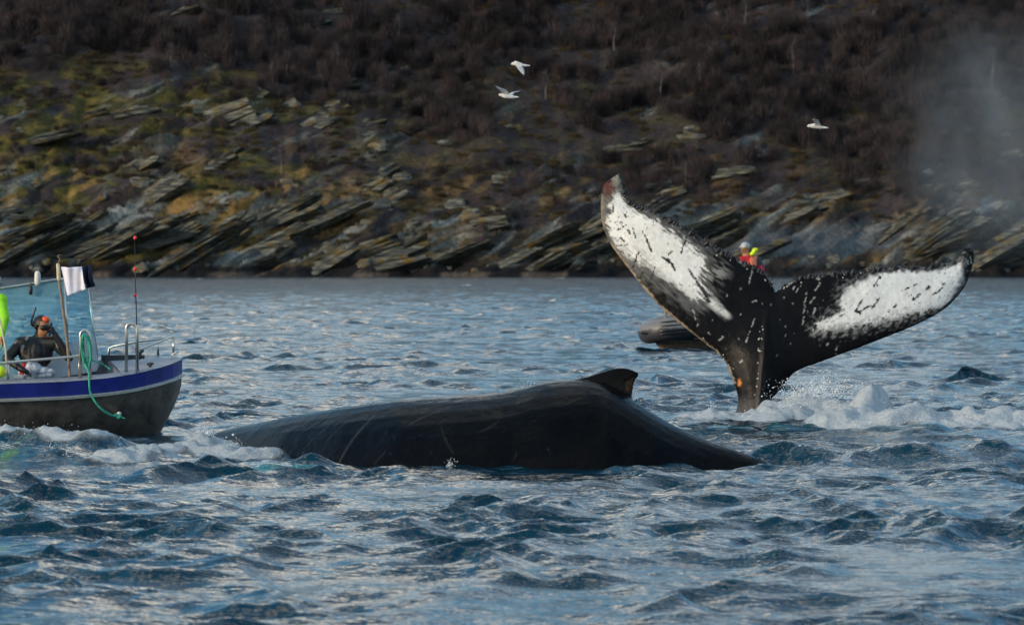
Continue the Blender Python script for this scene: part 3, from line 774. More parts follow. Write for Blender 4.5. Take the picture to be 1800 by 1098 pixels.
    me.polygons.foreach_set('use_smooth', [True]*len(me.polygons))
    tag(o, 'long arched black whale back with small hooked dorsal fin rising from the water', 'whale')
WHALE = vcol_mat('wet_whale_skin', 'pig', .16, 9, .25, .35, 4, .06, spec=.07, rough2=.30)
FLUKE = vcol_mat('fluke_skin', 'pig', .32, 16, .12, .35, 14, .015, spec=.10, rough2=.5)
build_back()

# ------------------------------------------------------------------ far whale: raised tail flukes
def catmull(pts, k):
    return [(p.x, p.y) for p in spline([Vector((a, b, 0)) for a, b in pts], k)]
def build_fluke():
    D = 50.2
    trail_l = [(1362, 513), (1358, 503), (1348, 487), (1332, 474), (1318, 467), (1300, 458), (1284, 450), (1266, 442), (1247, 430), (1229, 415), (1208, 404), (1185, 391), (1160, 379), (1138, 368),
               (1122, 363), (1108, 356), (1100, 344), (1097, 328), (1096, 315), (1088, 306)]
    lead_l = [(1079, 311), (1068, 318), (1060, 328), (1057, 345), (1056, 372), (1061, 402), (1073, 428), (1086, 447), (1102, 468), (1118, 489), (1137, 513), (1160, 538), (1187, 562), (1214, 583),
              (1240, 603), (1262, 620), (1276, 637), (1283, 655), (1291, 675), (1297, 698), (1296, 715), (1291, 733), (1288, 770)]
    lead_r = [(1357, 770), (1353, 733), (1352, 714), (1358, 699), (1372, 684), (1386, 665), (1400, 652), (1424, 642), (1455, 631), (1490, 618), (1525, 605), (1560, 591), (1598, 576), (1632, 560),
              (1661, 542), (1684, 520), (1700, 496), (1709, 470), (1713, 452)]
    trail_r = [(1711, 440), (1703, 435), (1693, 440), (1688, 450), (1680, 458), (1664, 464), (1640, 468), (1610, 470), (1580, 469), (1550, 473), (1525, 475), (1500, 478), (1478, 480), (1455, 483),
               (1435, 484), (1415, 487), (1395, 493), (1378, 503), (1366, 513)]
    out = catmull(trail_l+lead_l+lead_r+trail_r, 6)
    r2 = random.Random(2)
    # ragged trailing edges
    o2 = []
    for i, (a, b) in enumerate(out):
        top = (i < len(trail_l)*6-10) or (i > len(out)-len(trail_r)*6+14)
        amp = 2.6 if top else .5
        o2.append((a+r2.uniform(-amp, amp)*.6, b-abs(r2.gauss(0, 1))*amp*.8+.5 if top else b+r2.uniform(-amp, amp)))
    out = o2
    poly = np.array(out)
    def sdist(pts, pl, closed=True):
        best = np.full(len(pts), 1e9); inside = np.zeros(len(pts), bool)
        n = len(pl)
        for i in range(n if closed else n-1):
            a, b = pl[i], pl[(i+1) % n]; v = b-a; L2 = v@v+1e-9
            t_ = np.clip(((pts-a)@v)/L2, 0, 1); e = pts-(a+t_[:, None]*v); best = np.minimum(best, np.hypot(e[:, 0], e[:, 1]))
            if closed:
                c = ((a[1] > pts[:, 1]) != (b[1] > pts[:, 1]))
                with np.errstate(divide='ignore', invalid='ignore'):
                    xi = (b[0]-a[0])*(pts[:, 1]-a[1])/(b[1]-a[1])+a[0]
                inside ^= c & (pts[:, 0] < xi)
        return np.where(inside, best, -best) if closed else best
    st = 1.9
    gx, gy = np.meshgrid(np.arange(1050, 1720, st), np.arange(300, 775, st*.9)); gx = gx+(np.arange(gx.shape[0]) % 2)[:, None]*st*.5
    pts = np.stack([gx.ravel(), gy.ravel()], 1)
    sd = sdist(pts, poly); pts = pts[sd > 1.0]
    allp = np.concatenate([poly, pts])
    edges = [(i, (i+1) % len(poly)) for i in range(len(poly))]
    vo, eo, fo, *_ = geometry.delaunay_2d_cdt([Vector(p) for p in allp.tolist()], edges, [], 1, 1e-4)
    V2 = np.array([tuple(v) for v in vo]); Fc = [tuple(f) for f in fo]
    d = np.maximum(sdist(V2, poly), 0)
    d = np.where(d < .05, 0, d)
    x, y = V2[:, 0], V2[:, 1]
    # thickness: round tail stock, thin lobes
    axis = np.array([(1340, 560), (1330, 620), (1325, 690), (1322, 775)], float)
    da = sdist(V2, axis, closed=False)
    stock = np.exp(-(da/42)**2)*sm(520, 640, y)
    Dm = 44-14*stock
    T = .075+.17*stock
    q = 1-np.minimum(d/Dm, 1)
    h = T*np.sqrt(np.clip(1-q**2.0, 0, 1))
    keel = np.exp(-((x-(1346-(y-560)*.085))/5.5)**2)*sm(530, 600, y)*.05
    relief = .016*(fbm(x/30, y/30, 3, 4)-.5)*sm(0, 10, d)+.006*(fbm(x/6, y/6, 4, 3)-.5)*sm(0, 6, d)
    tx = (x-1345)/300
    curl = -.10*np.abs(tx)+.32*tx**2*np.where(tx < 0, 1, .8)+.05*np.sin(y/55)*np.abs(tx)
    tipc = sm(120, 0, np.hypot(x-1085, y-306))*.10
    lean = (560-y)/138*.10
    dist = D+curl+tipc+lean
    n = len(V2)
    bnd = d <= 0
    def lift(dd):
        return np.stack([(x-900)/F*dd, dd, HC-(y-YH)/F*dd], 1)
    hf = h+keel+relief*(~bnd); hb = h*.9+relief*.5*(~bnd)
    hf = np.where(bnd, 0, hf); hb = np.where(bnd, 0, hb)
    base3 = lift(dist)
    fr = base3.copy(); fr[:, 1] -= hf; bk = base3.copy(); bk[:, 1] += hb
    idx = np.arange(n); bidx = np.where(bnd, idx, n+np.cumsum(~bnd)-1)
    co = np.concatenate([fr, bk[~bnd]])
    faces = [f if True else f for f in Fc]+[tuple(int(bidx[i]) for i in f[::-1]) for f in Fc]
    # pigment
    def C(*c): return np.array(c, float)[None]
    blk = C(.0050, .0052, .0062)*(.7+.6*fbm(x/14, y/14, 61, 3))[:, None]
    wl = np.array([(1088, 334), (1096, 350), (1103, 361), (1125, 374), (1150, 388), (1172, 401), (1192, 414), (1204, 424), (1220, 434), (1233, 447), (1243, 462), (1240, 478), (1228, 492), (1236, 512), (1240, 524),
                   (1228, 530), (1210, 522), (1192, 508), (1168, 494), (1140, 476), (1112, 462), (1096, 451), (1080, 436), (1071, 410), (1069, 382), (1074, 356)], float)
    wl2 = np.array([(1243, 520), (1256, 524), (1268, 534), (1287, 556), (1276, 560), (1258, 549), (1243, 537)], float)
    wr_ = np.array([(1691, 455), (1690, 478), (1685, 500), (1672, 520), (1655, 538), (1630, 547), (1596, 557), (1560, 566), (1510, 577), (1450, 585), (1433, 577), (1447, 560), (1480, 545), (1474, 531), (1484, 512), (1508, 495),
                    (1540, 482), (1575, 474), (1600, 476), (1640, 475), (1668, 469)], float)
    # streaks run along the lobes' grain
    gl = fbm((x*.62-y*.78)/3.2, (x*.78+y*.62)/15, 62, 3); gr_ = fbm(x/5+y/9, y/4, 63, 4); gm = fbm(x/11, y/11, 64, 4)
    s1 = sdist(V2, wl)+34*(gl-.5)*sm(50, -50, y-(x-1060)*.62-410)*.5+26*(gl-.5)*sm(360, 480, y)+14*(gm-.5)
    s2 = sdist(V2, wl2)+12*(gl-.5)
    s3 = sdist(V2, wr_)+30*(gr_-.5)*sm(520, 565, y+ (x-1560)*.12)+14*(gm-.5)+16*(gr_-.5)*sm(1560, 1460, x)
    low = np.clip((1-sm(0, 16, s1))*sm(-30, 5, s1), 0, 1)
    mw = np.maximum(sm(-5, 6, s1), np.maximum(sm(-5, 8, s2)*.8, sm(-6, 7, s3)))
    grey = np.maximum(sm(-34, 2, sdist(V2, wl)+44*(gl-.55)), sm(-20, 4, sdist(V2, wr_)+50*(gr_-.55)))*.16
    # mottling in the lower band of each white field
    band_r = sm(540, 572, y+(x-1560)*.16)*sm(-4, 4, s3); mw = mw*(1-band_r*.75*sm(.42, .60, gr_))
    band_l = sm(60, 20, sdist(V2, np.array([(1100, 480), (1150, 530), (1240, 600)], float), False)); mw = mw*(1-band_l*.8*sm(.44, .58, gl))
    gzone = sm(34, 8, np.hypot((x-1252)*.8, (y-478)*1.0)); mw = np.maximum(mw*(1-gzone*.5*sm(.4, .6, gm)), gzone*.30*sm(.40, .62, gl))
    rim = sm(3.5, 7.5, d+3*(gm-.5)); mw *= rim
    dtr = np.minimum(sdist(V2, np.array(trail_l, float), False), sdist(V2, np.array(trail_r[2:], float), False)); mw *= sm(2, 9, dtr+15*(fbm(x/4.5, y/4.5, 95, 3)-.52))
    spk = fbm(x/2.6+y/9, y/2.2, 90, 3); spg = np.clip(sm(.40, .62, gm)*.6+sm(30, 8, np.maximum(s1, s3)), 0, 1); mw = mw*(1-.85*sm(.68, .84, spk)*spg*.9)
    white = C(.80, .80, .77)*(.90+.16*fbm(x/22, y/22, 66, 3))[:, None]
    col = blk*(1-np.maximum(mw, grey)[:, None])+white*np.maximum(mw, grey)[:, None]
    def seg(x0, y0, x1, y1, wd, c, jit=2.0, br=.5):
        nonlocal col
        dd = sdist(V2, np.array([(x0, y0), (x1, y1)], float), False)+jit*(fbm(x/2.6, y/2.6, 67, 2)-.5)*2
        mk = sm(wd, wd*.45, dd)*np.clip(.4+1.4*fbm(x/4+x0, y/4, 68, 2), 0, 1)
        col = col*(1-mk[:, None])+np.array(c)[None]*mk[:, None]
    K = (.02, .02, .024)
    for s in [(1112, 402, 1117, 418, 1.8), (1129, 407, 1136, 420, 2.0), (1136, 420, 1145, 443, 2.2), (1098, 377, 1100, 382, 2.2), (1104, 404, 1107, 411, 2.4), (1090, 418, 1096, 423, 3.0), (1164, 452, 1176, 461, 2.6),
              (1174, 455, 1186, 474, 2.6), (1172, 450, 1180, 442, 1.4), (1197, 445, 1206, 417, 1.8), (1210, 473, 1234, 508, 2.6), (1232, 506, 1246, 530, 3.5), (1080, 392, 1094, 391, 1.2), (1083, 405, 1100, 396, 1.2),
              (1078, 433, 1104, 430, 1.2), (1077, 360, 1078, 372, 1.8), (1112, 470, 1122, 444, 1.6), (1140, 500, 1150, 470, 1.6), (1122, 495, 1130, 478, 2.2),
              (1503, 546, 1510, 550, 3.0), (1504, 545, 1514, 528, 2.4), (1510, 548, 1522, 541, 2.4), (1524, 539, 1532, 538, 1.8), (1533, 540, 1544, 524, 1.8), (1570, 539, 1575, 536, 3.0), (1603, 527, 1616, 517, 3.0),
              (1628, 508, 1632, 504, 4.0), (1638, 518, 1650, 511, 1.6), (1644, 516, 1656, 505, 1.8), (1535, 503, 1546, 486, 1.4), (1541, 502, 1549, 487, 1.2), (1585, 510, 1597, 505, 1.4), (1563, 545, 1560, 548, 1.6),
              (1606, 501, 1610, 500, 1.6), (1655, 500, 1660, 497, 2), (1596, 520, 1600, 518, 1.3), (1475, 556, 1480, 553, 1.6)]:
        seg(*s, K)
    for s in [(1410, 570, 1412, 556, 1.8), (1411, 550, 1414, 540, 1.6), (1413, 535, 1416, 524, 1.6), (1424, 532, 1432, 520, 1.6), (1429, 552, 1432, 541, 1.6), (1399, 512, 1407, 502, 1.7), (1385, 500, 1397, 494, 1.6),
              (1393, 507, 1396, 504, 2.2), (1432, 510, 1444, 493, 1.7), (1415, 517, 1417, 515, 2.6), (1427, 486, 1440, 491, 2.2), (1452, 607, 1455, 603, 1.6), (1469, 614, 1471, 609, 1.8), (1222, 470, 1226, 466, 1.4),
              (1300, 460, 1312, 469, 2.6), (1318, 487, 1322, 478, 2.2), (1316, 497, 1318, 490, 1.8), (1245, 511, 1252, 516, 2.6), (1276, 522, 1278, 519, 1.8), (1322, 530, 1330, 528, 1.8), (1300, 553, 1302, 551, 1.8),
              (1218, 545, 1222, 560, 1.6), (1225, 572, 1227, 570, 2.4), (1265, 598, 1270, 592, 2.0), (1300, 636, 1303, 633, 2.4), (1243, 583, 1250, 590, 1.3), (1705, 452, 1707, 462, 1.8), (1699, 458, 1701, 464, 1.8),
              (1690, 468, 1693, 500, 1.0), (1310, 600, 1325, 560, .9), (1430, 585, 1436, 578, 1.8)]:
        seg(s[0], s[1], s[2], s[3], s[4]*.85, (.30, .30, .29))
    r3 = random.Random(9)
    for k in range(40):
        a = r3.uniform(1230, 1500); b = r3.uniform(470, 640); seg(a, b, a+r3.uniform(-1.5, 1.5), b+r3.uniform(0, 3), r3.uniform(.6, 1.1), (.16, .17, .17))
    # old cream barnacle scars on the leading edge of the left lobe, red at the tip; warm sunlight painted on the left edge and stock
    le = np.array([(1073, 428), (1102, 468), (1118, 489), (1160, 538), (1214, 583), (1262, 620), (1280, 645), (1290, 672)], float)
    dl = sdist(V2, le, False); mk = sm(4.5, 1.0, dl+5*(fbm(x/4, y/4, 70, 3)-.4))*.85
    col = col*(1-mk[:, None])+C(.42, .33, .23)*mk[:, None]*(.5+fbm(x/3, y/3, 71, 2))[:, None]
    tp = sm(19, 7, np.hypot(x-1070, (y-325)*.75)+14*(fbm(x/4, y/5, 72, 3)-.5)); tc_ = C(.10, .022, .014)*(.0+1.7*fbm(x/2.5, y/3, 73, 3))[:, None]
    col = col*(1-.85*tp[:, None])+tc_*.85*tp[:, None]
    tp2 = sm(13, 5, np.hypot((x-1082)*1.3, (y-318)*.7)+9*(fbm(x/4, y/5, 74, 3)-.5)); col = col*(1-.7*tp2[:, None])+C(.30, .30, .26)*.7*tp2[:, None]*(.4+fbm(x/2, y/3, 75, 3))[:, None]
    le2 = sm(5, 1, sdist(V2, np.array([(1057, 345), (1056, 372), (1061, 402)], float), False)+5*(fbm(x/3, y/3, 76, 2)-.5)); col = col*(1-.6*le2[:, None])+C(.32, .24, .15)*.6*le2[:, None]
    orr = sm(1, .3, np.hypot((x-1299)/4.5, (y-672)/9)+.5*(fbm(x/3, y/3, 77, 2)-.5)); col = col*(1-orr[:, None])+C(.62, .22, .05)*orr[:, None]
    stb = sm(600, 640, y)*sm(10, -6, x-(1340-(y-600)*.07))*sm(2, 12, d); col = col+stb[:, None]*C(.022, .018, .015)*(.3+1.2*fbm(x/10, y/24, 78, 3))[:, None]  # lit side left of the keel, painted brown-grey into the skin
    low_ = sm(690, 710, y); col = col+low_[:, None]*C(.055, .05, .048)*(.2+1.3*fbm(x/6, y/5, 79, 3))[:, None]
    col = np.clip(col, 0, .90)
    colb = C(.005, .005, .006)*np.ones((int((~bnd).sum()), 1))
    loc = (float((1325-900)/F*D), D, 0)
    me_o = mesh('flukes', co, faces, FLUKE, None, True, loc)
    at = me_o.data.attributes.new('pig', 'FLOAT_COLOR', 'POINT'); full = np.concatenate([col, colb]); at.data.foreach_set('color', np.concatenate([full, np.ones((len(full), 1))], 1).astype(np.float32).ravel())
    me_o.name = 'diving_whale'
    tag(me_o, 'raised black and white whale tail flukes with ragged edge, held upright above foaming water', 'whale')
    # barnacles and knobs along the trailing edges and the keel
    def surf(px, py):
        k = int(np.argmin((x-px)**2+(y-py)**2)); return Vector(fr[k])
    gd = []; gw = []
    r4 = random.Random(12)
    edge = catmull(trail_l[1:-2], 14)+catmull(trail_r[5:-1], 12)
    for (a, b) in edge:
        if r4.random() < .42:
            p = surf(a, b+1); rr = r4.choice([.010, .014, .020, .032])*r4.uniform(.8, 1.2)
            hgt = r4.uniform(.012, .042)*(1.4 if 1180 < a < 1340 else 1.0)
            dirv = Vector((.45 if a < 1362 else -.1, 0, 1)).normalized()*hgt
            gd.append(cap_geo(p-dirv*.4, p+dirv*.8+Vector((r4.uniform(-.02, .02), r4.uniform(-.02, .02), 0)), rr, rr*.6, 6))
    for (a, b) in edge:
        if r4.random() < .08:
            p = surf(a+r4.uniform(-5, 5), b+r4.uniform(1, 10)); gw.append(ball_geo(p, r4.uniform(.006, .013), 6, 4))
    for k in range(18):
        yy = r4.uniform(570, 695); xx = 1345-(yy-560)*.09+r4.gauss(0, 1.6)-6
        gw.append(ball_geo(surf(xx, yy), r4.uniform(.006, .014), 6, 4))
    for k in range(12):
        xx = r4.uniform(1235, 1290); yy = 600+(xx-1235)*.85+r4.gauss(0, 5); gw.append(ball_geo(surf(xx, yy), r4.uniform(.006, .013), 6, 4))
    v, f = join_geo(gd); o = mesh('barnacle_fringe', v, f, mat('black_barnacles', (.013, .013, .015), .5, 0, .5, 30), me_o); o['kind'] = 'stuff'
    v, f = join_geo(gw); o = mesh('pale_barnacles', v, f, mat('pale_barnacles', (.46, .45, .40), .6, 0, .2, 30), me_o); o['kind'] = 'stuff'
    return me_o
build_fluke()

# ------------------------------------------------------------------ workboat
BL = P(317, 470, 46.1); BL.z = 0
YAW, ROLL = R(15), R(5)
BM = Matrix.Translation(BL) @ Matrix.Rotation(YAW, 4, 'Z') @ Matrix.Rotation(ROLL, 4, 'X')
def BW(x, y, z): return BM @ Vector((x, y, z))
def prof(tab, x):
    a = np.array(tab); return float(np.interp(x, a[::-1, 0], a[::-1, 1]))
BEAM = [(0, .03), (-.06, .16), (-.15, .30), (-.3, .46), (-.5, .62), (-.8, .79), (-1.2, .92), (-1.8, 1.0), (-2.6, 1.05), (-5.6, 1.0)]
SHEER = [(0, .845), (-.3, .80), (-.65, .755), (-1.0, .725), (-1.5, .70), (-2.6, .68), (-5.6, .68)]
def hull_sec(x):
    """outline of one frame from keel to sheer, starboard: (y, z)"""
    B = prof(BEAM, x); S = prof(SHEER, x)
    st = min(1, max(0, -x/.9)); kz = S-.30-(S-.30+.32)*min(1, (-x/.42))**.8 if x > -.42 else -.32
    return B, S, kz
def workboat():
    root = empty('workboat', BL, 'open aluminium workboat with blue topside band and white strake, bow in front of the shore', 'boat')
    xs = [0, -.03, -.08, -.15, -.22, -.3, -.4, -.52, -.66, -.82, -1.0, -1.25, -1.5, -1.8, -2.2, -2.8, -3.6, -4.6, -5.6]
    def ring(x):
        B, S, kz = hull_sec(x); c = B*(.6+.14*min(1, max(0, (-x-.15)/.5)))
        zc = kz+.30*min(1, -x/.5)
        pts = [(0, kz), (c*.5, kz+(zc-kz)*.45), (c, zc), (B*.93, (zc+S-.17)*.5), (B*.985, S-.165)]
        return [(-y, z) for y, z in pts[::-1]]+[(y, z) for y, z in pts[1:]], B, S
    V = []; Fc = []; n = 9
    for x in xs:
        for y, z in ring(x)[0]: V.append(BW(x, y, z))
    for i in range(len(xs)-1):
        for k in range(n-1): Fc.append((i*n+k, i*n+k+1, (i+1)*n+k+1, (i+1)*n+k))
    Fc.append(tuple(range((len(xs)-1)*n, len(xs)*n)))
    mesh('hull', V, Fc, M['hull'], root)
    def band(name, z0, z1, out, m_, th):
        V = []; Fc = []
        path = [(x, -1) for x in xs[::-1]]+[(x, 1) for x in xs[1:]]
        for x, s in path:
            B, S, _ = hull_sec(x); y = s*(B+out*1.0); xx = x+(out if x == 0 else out*max(0, 1+x/.3))
            V += [BW(xx, y*.985 if z0 < -.1 else y, S+z0), BW(xx, y, S+z1), BW(xx-(.03 if x > -.1 else 0), y-s*th, S+z1), BW(xx-(.03 if x > -.1 else 0), y-s*th, S+z0)]
        for i in range(len(path)-1):
            a = i*4; b = a+4
            for k in range(4): Fc.append((a+k, a+(k+1) % 4, b+(k+1) % 4, b+k))
        mesh(name, V, Fc, m_, root, smooth=False)
    band('topside_band', -.16, 0, .004, M['blue'], .05)
    band('strake', -.195, -.163, .028, M['white'], .06)
    # deck: foredeck, side decks, open well
    V = []; Fc = []
    fx = [x for x in xs if x >= -.82]
    for x in fx:
        B, S, _ = hull_sec(x)
        for k in range(9):
            y = -B*.99+2*B*.99*k/8; V.append(BW(x, y, S+.006+.085*B*(1-(y/B)**2)))
    for i in range(len(fx)-1):
        for k in range(8): Fc.append((i*9+k, i*9+k+1, (i+1)*9+k+1, (i+1)*9+k))
    mesh('foredeck', V, Fc, M['deck'], root)
    well = [-.82, -1.0, -1.25, -1.5, -1.8, -2.2, -2.8, -3.6, -4.6, -5.6]
    for s in (-1, 1):
        V = []; Fc = []
        for x in well:
            B, S, _ = hull_sec(x); V += [BW(x, s*B*.99, S+.005), BW(x, s*(B-.2), S+.03), BW(x, s*B*.68, .12)]
        for i in range(len(well)-1):
            for k in range(2): Fc.append((i*3+k, i*3+k+1, i*3+k+4, i*3+k+3))
        mesh('side_deck', V, Fc, M['deck'], root)
    mesh('floor', [BW(-.8, -.46, .13), BW(-.8, .46, .13), BW(-2.2, .70, .13), BW(-5.55, .70, .13), BW(-5.55, -.70, .13), BW(-2.2, -.70, .13)], [(0, 1, 2, 3, 4, 5)], M['deck'], root)
    mesh('bulkhead', [BW(-.822, -.48, .13), BW(-.822, .48, .13), BW(-.822, .70, .5), BW(-.822, .77, .74), BW(-.822, 0, .83), BW(-.822, -.77, .74), BW(-.822, -.70, .5)], [(0, 1, 2, 3, 4, 5, 6)], M['deck'], root)
    # dark box added as the shadow in the deck trough; gear
    hv = []
    def dk(px, py, d): return P(px, py, d)
    v, f = box_geo(P(212, 629, 46.2), (.40, .34, .07), Matrix.Rotation(YAW, 3, 'Z')); mesh('trough_shadow', v, f, M['slate'], root, smooth=False)
    g = [tube_geo([P(238, 632, 45.7), P(244, 622, 45.7), P(252, 615, 45.7)], .018), tube_geo([P(240, 620, 45.7), P(246, 626, 45.7), P(254, 628, 45.7)], .02), ball_geo(P(244, 626, 45.7), .04)]
    v, f = join_geo(g); mesh('anchor', v, f, M['slate'], root)
    v, f = join_geo([cap_geo(P(260, 640, 45.5), P(268, 639, 45.5), .016, .016, 6), cap_geo(P(264, 643, 45.5), P(264, 640, 45.5), .02, .02, 6)]); mesh('cleat', v, f, M['black'], root)
    v, f = join_geo([cap_geo(P(301, 624, 46.0), P(309, 620, 46.0), .016, .016, 6), cap_geo(P(304, 630, 46.0), P(304, 622, 46.0), .022, .018, 6)]); mesh('fairlead', v, f, M['white'], root)
    # hoops and rails
    def hoop(a, b, top, d):
        pts = [P(a[0], a[1], d)]+[P(a[0]+(b[0]-a[0])*.04, top+14, d)]
        for k in range(9):
            t = math.pi*k/8; cx = (a[0]+b[0])/2; rx = (b[0]-a[0])/2
            pts.append(P(cx-rx*math.cos(t), top+10-10*math.sin(t)+3*k/8, d))
        pts.append(P(b[0], b[1], d)); return tube('mooring_hoop', pts, .018, M['steel'], root)
    hoop((141, 664), (158, 668), 579, 44.93); hoop((222, 655), (241, 660), 567, 45.25)
    tube('handrail', [P(-120, 645, 44.6), P(0, 638, 44.75), P(143, 625, 44.95), P(146, 634, 44.95)], .016, M['steel'], root)
    for a in ((-60, 641, 690, 44.7), (15, 636, 676, 44.78), (140, 626, 662, 44.95)): tube('stanchion', [P(a[0], a[1], a[3]), P(a[0]-1, a[2], a[3])], .015, M['steel'], root)
    tube('pulpit_rail', [P(243, 615, 45.35), P(270, 604.5, 45.7), P(299, 593, 46.05), P(304, 592, 46.15), P(298, 592.5, 46.3), P(278, 596, 46.5), P(245, 599.5, 46.75), P(200, 608, 47.0), P(192, 612, 47.0), P(190, 632, 47.0)], .015, M['steel'], root)
    for a in ((305, 593, 624, 46.12), (278, 597, 625, 46.5), (240, 600, 626, 46.8)): tube('stanchion', [P(a[0], a[1], a[3]), P(a[0], a[2], a[3])], .014, M['steel'], root)
    # cuddy fairing and windscreen
    pr = [(76, 668), (84, 640), (98, 612), (120, 602), (166, 596), (174, 640), (170, 652)]
    V = [P(a, b, 45.55+.003*(a-76)) for a, b in pr]+[P(a, b, 46.55) for a, b in pr]; m_ = len(pr)
    mesh('fairing', V, [tuple(range(m_))[::-1], tuple(range(m_, 2*m_))]+[(k, (k+1) % m_, m_+(k+1) % m_, m_+k) for k in range(m_)], M['fairing'], root, smooth=False)
    def pane(ps):
        V = [Vector(p) for p in ps]; nrm = (V[1]-V[0]).cross(V[2]-V[0]).normalized()*.008; k = len(V)
        V2 = [v+nrm for v in V]
        mesh('windscreen_pane', V+V2, [tuple(range(k))[::-1], tuple(range(k, 2*k))]+[(i, (i+1) % k, k+(i+1) % k, k+i) for i in range(k)], M['glass'], root, smooth=False)
    pane([P(-150, 525, 45.75), P(111, 491, 45.75), P(119, 604, 45.62), P(84, 640, 45.60), P(76, 665, 45.6), P(-150, 665, 45.6)])
    pane([P(113, 491, 45.76), P(153, 503, 46.25), P(168, 597, 46.12), P(121, 603, 45.63)])
    tube('windscreen_frame', [P(-150, 526, 45.73), P(0, 507, 45.73), P(111, 489.5, 45.73), P(153, 502, 46.26), P(160, 545, 46.2), P(171, 628, 46.05)], .013, M['steel'], root)
    tube('windscreen_post', [P(112, 490, 45.72), P(120, 606, 45.6)], .010, M['steel'], root)
    v, f = join_geo([cap_geo(P(66, 497, 45.73), P(66, 481, 45.73), .038, .034, 12)]); mesh('masthead_light', v, f, M['white'], root)
    v, f = join_geo([cap_geo(P(54, 506, 45.68), P(54, 515, 45.68), .025, .022, 10), cap_geo(P(54, 498, 45.7), P(54, 504, 45.7), .01, .01, 6)]); mesh('compass_bracket', v, f, M['black'], root)
    # registration disc-like towing eye on the bow
    ey = P(209, 727, 45.0); v, f = join_geo([cap_geo(ey, ey+Vector((0, .35, 0)), .018, .018, 8), ball_geo(ey, .026, 8, 6)]); mesh('towing_eye', v, f, M['white'], root)
    # far stern gear, out of the picture: outboard
    v, f = join_geo([box_geo(BW(-5.75, 0, .9), (.35, .4, .6)), box_geo(BW(-5.75, 0, .3), (.2, .15, .9))]); mesh('outboard_engine', v, f, M['black'], root)
workboat()

# ------------------------------------------------------------------ things on the boat
root = empty('flagpole', P(121, 655, 45.05), 'weathered wooden pole tied upright beside the windscreen, carrying a white flag', 'flagpole')
tube('pole', spline([P(123, 668, 45.05), P(119, 610, 45.05), P(111, 545, 45.05), P(105, 500, 45.05), P(102, 462, 45.05)], 4), [.017]*16+[.019], M['wood'], root)
v, f = cap_geo(P(103.5, 490, 45.04), P(102, 466, 45.04), .024, .021, 10); mesh('bare_tip', v, f, mat('peeled_wood', (.62, .52, .36), .8, 0, .2, 20), root)
tube('lashing', spline([P(102, 462, 45.03), P(105, 455, 45.02), P(101, 450, 45.04), P(106, 448, 45.03)], 4), .005, M['wood'], root, 5)
def cloth(name, corners, m_, amp, seed, nx=22, ny=16, parent=None, label=None):
    a, b, c, d = [Vector(p) for p in corners]; V = []; F_ = []
    r = random.Random(seed); p1, p2 = r.uniform(0, 6), r.uniform(0, 6)
    for j in range(ny+1):
        for i in range(nx+1):
            s, t = i/nx, j/ny
            p = (a.lerp(b, s)).lerp(d.lerp(c, s), t)
            wv = amp*(math.sin(s*7+t*2.5+p1)*.6+math.sin(s*3-t*4+p2)*.5+.3*math.sin(s*13+t*5))*min(1, s*2.5+.1)
            V.append(p+Vector((wv*.15, wv, wv*.12*math.sin(t*6+s*3))))
    for j in range(ny):
        for i in range(nx): F_.append((j*(nx+1)+i, j*(nx+1)+i+1, (j+1)*(nx+1)+i+1, (j+1)*(nx+1)+i))
    o = mesh(name, V, F_, m_, parent, loc=None if parent else a)
    md = o.modifiers.new('t', 'SOLIDIFY'); md.thickness = .004; return o
fl = cloth('white_flag', [P(107, 469, 45.03), P(143, 469, 44.95), P(152, 508, 44.95), P(119, 520, 45.0)], M['flagw'], .05, 3)
tag(fl, 'white flag flapping beside the wooden pole above the windscreen', 'flag')
fl = cloth('dark_flag', [P(141, 467, 45.25), P(160, 466, 45.3), P(168, 502, 45.3), P(152, 507, 45.22)], M['navy'], .07, 5, 14, 12)
tag(fl, 'navy blue flag blowing behind the white flag', 'flag')
# whip with three red floats
root = empty('fishing_rod', P(243, 662, 45.3), 'thin dark rod with red floats standing upright at the bow hoop', 'fishing rod')
tube('rod', [P(243, 664, 45.3), P(240, 560, 45.3), P(238, 490, 45.3), P(236.5, 412, 45.3)], [.012, .008, .006, .003], M['black'], root, 6)
for py in (418, 473, 519):
    v, f = ball_geo(P(237.5, py, 45.3), (.020, .020, .024), 8, 6); mesh('float', v, f, M['float'], root)
v, f = ball_geo(P(239.5, 614, 45.28), (.018, .018, .02), 8, 6); mesh('float', v, f, M['float'], root)
# green rope: coil on the hoop, tail over the side
root = empty('mooring_rope', P(150, 640, 44.88), 'green rope coiled on the steel hoop with its end hanging over the dark hull', 'rope')
r5 = random.Random(3)
for k in range(6):
    cx = 147+r5.uniform(-2, 3); tp = 590+r5.uniform(-3, 4); bt = 640+r5.uniform(-10, 8); wd = r5.uniform(5, 9); pts = []
    for q in range(25):
        t = 2*math.pi*q/24; pts.append(P(cx+wd*math.sin(t)+3*math.sin(t/2)+(1-math.cos(t))*2, (tp+bt)/2-(bt-tp)/2*math.cos(t), 44.88+.03*math.sin(t+k)))
    tube('coil', pts, .0085, M['rope'], root, 6)
tube('hanging_end', spline([P(150, 640, 44.87), P(156, 656, 44.82), P(157, 676, 44.78), P(159, 690, 44.8), P(168, 707, 44.80), P(180, 720, 44.84), P(195, 729, 44.90), P(208, 733, 44.96)], 6), .0125, M['rope'], root, 7)
tube('deck_tail', spline([P(152, 628, 44.9), P(165, 634, 44.95), P(180, 640, 45.0), P(194, 649, 44.95)], 6), .009, M['rope'], root, 6)
v, f = join_geo([ball_geo(P(209, 732, 44.96), (.035, .03, .028)), ball_geo(P(204, 730, 44.96), (.028, .03, .024)), cap_geo(P(210, 733, 44.96), P(220, 735, 44.96), .014, .006, 6)]); mesh('knot', v, f, M['rope'], root)
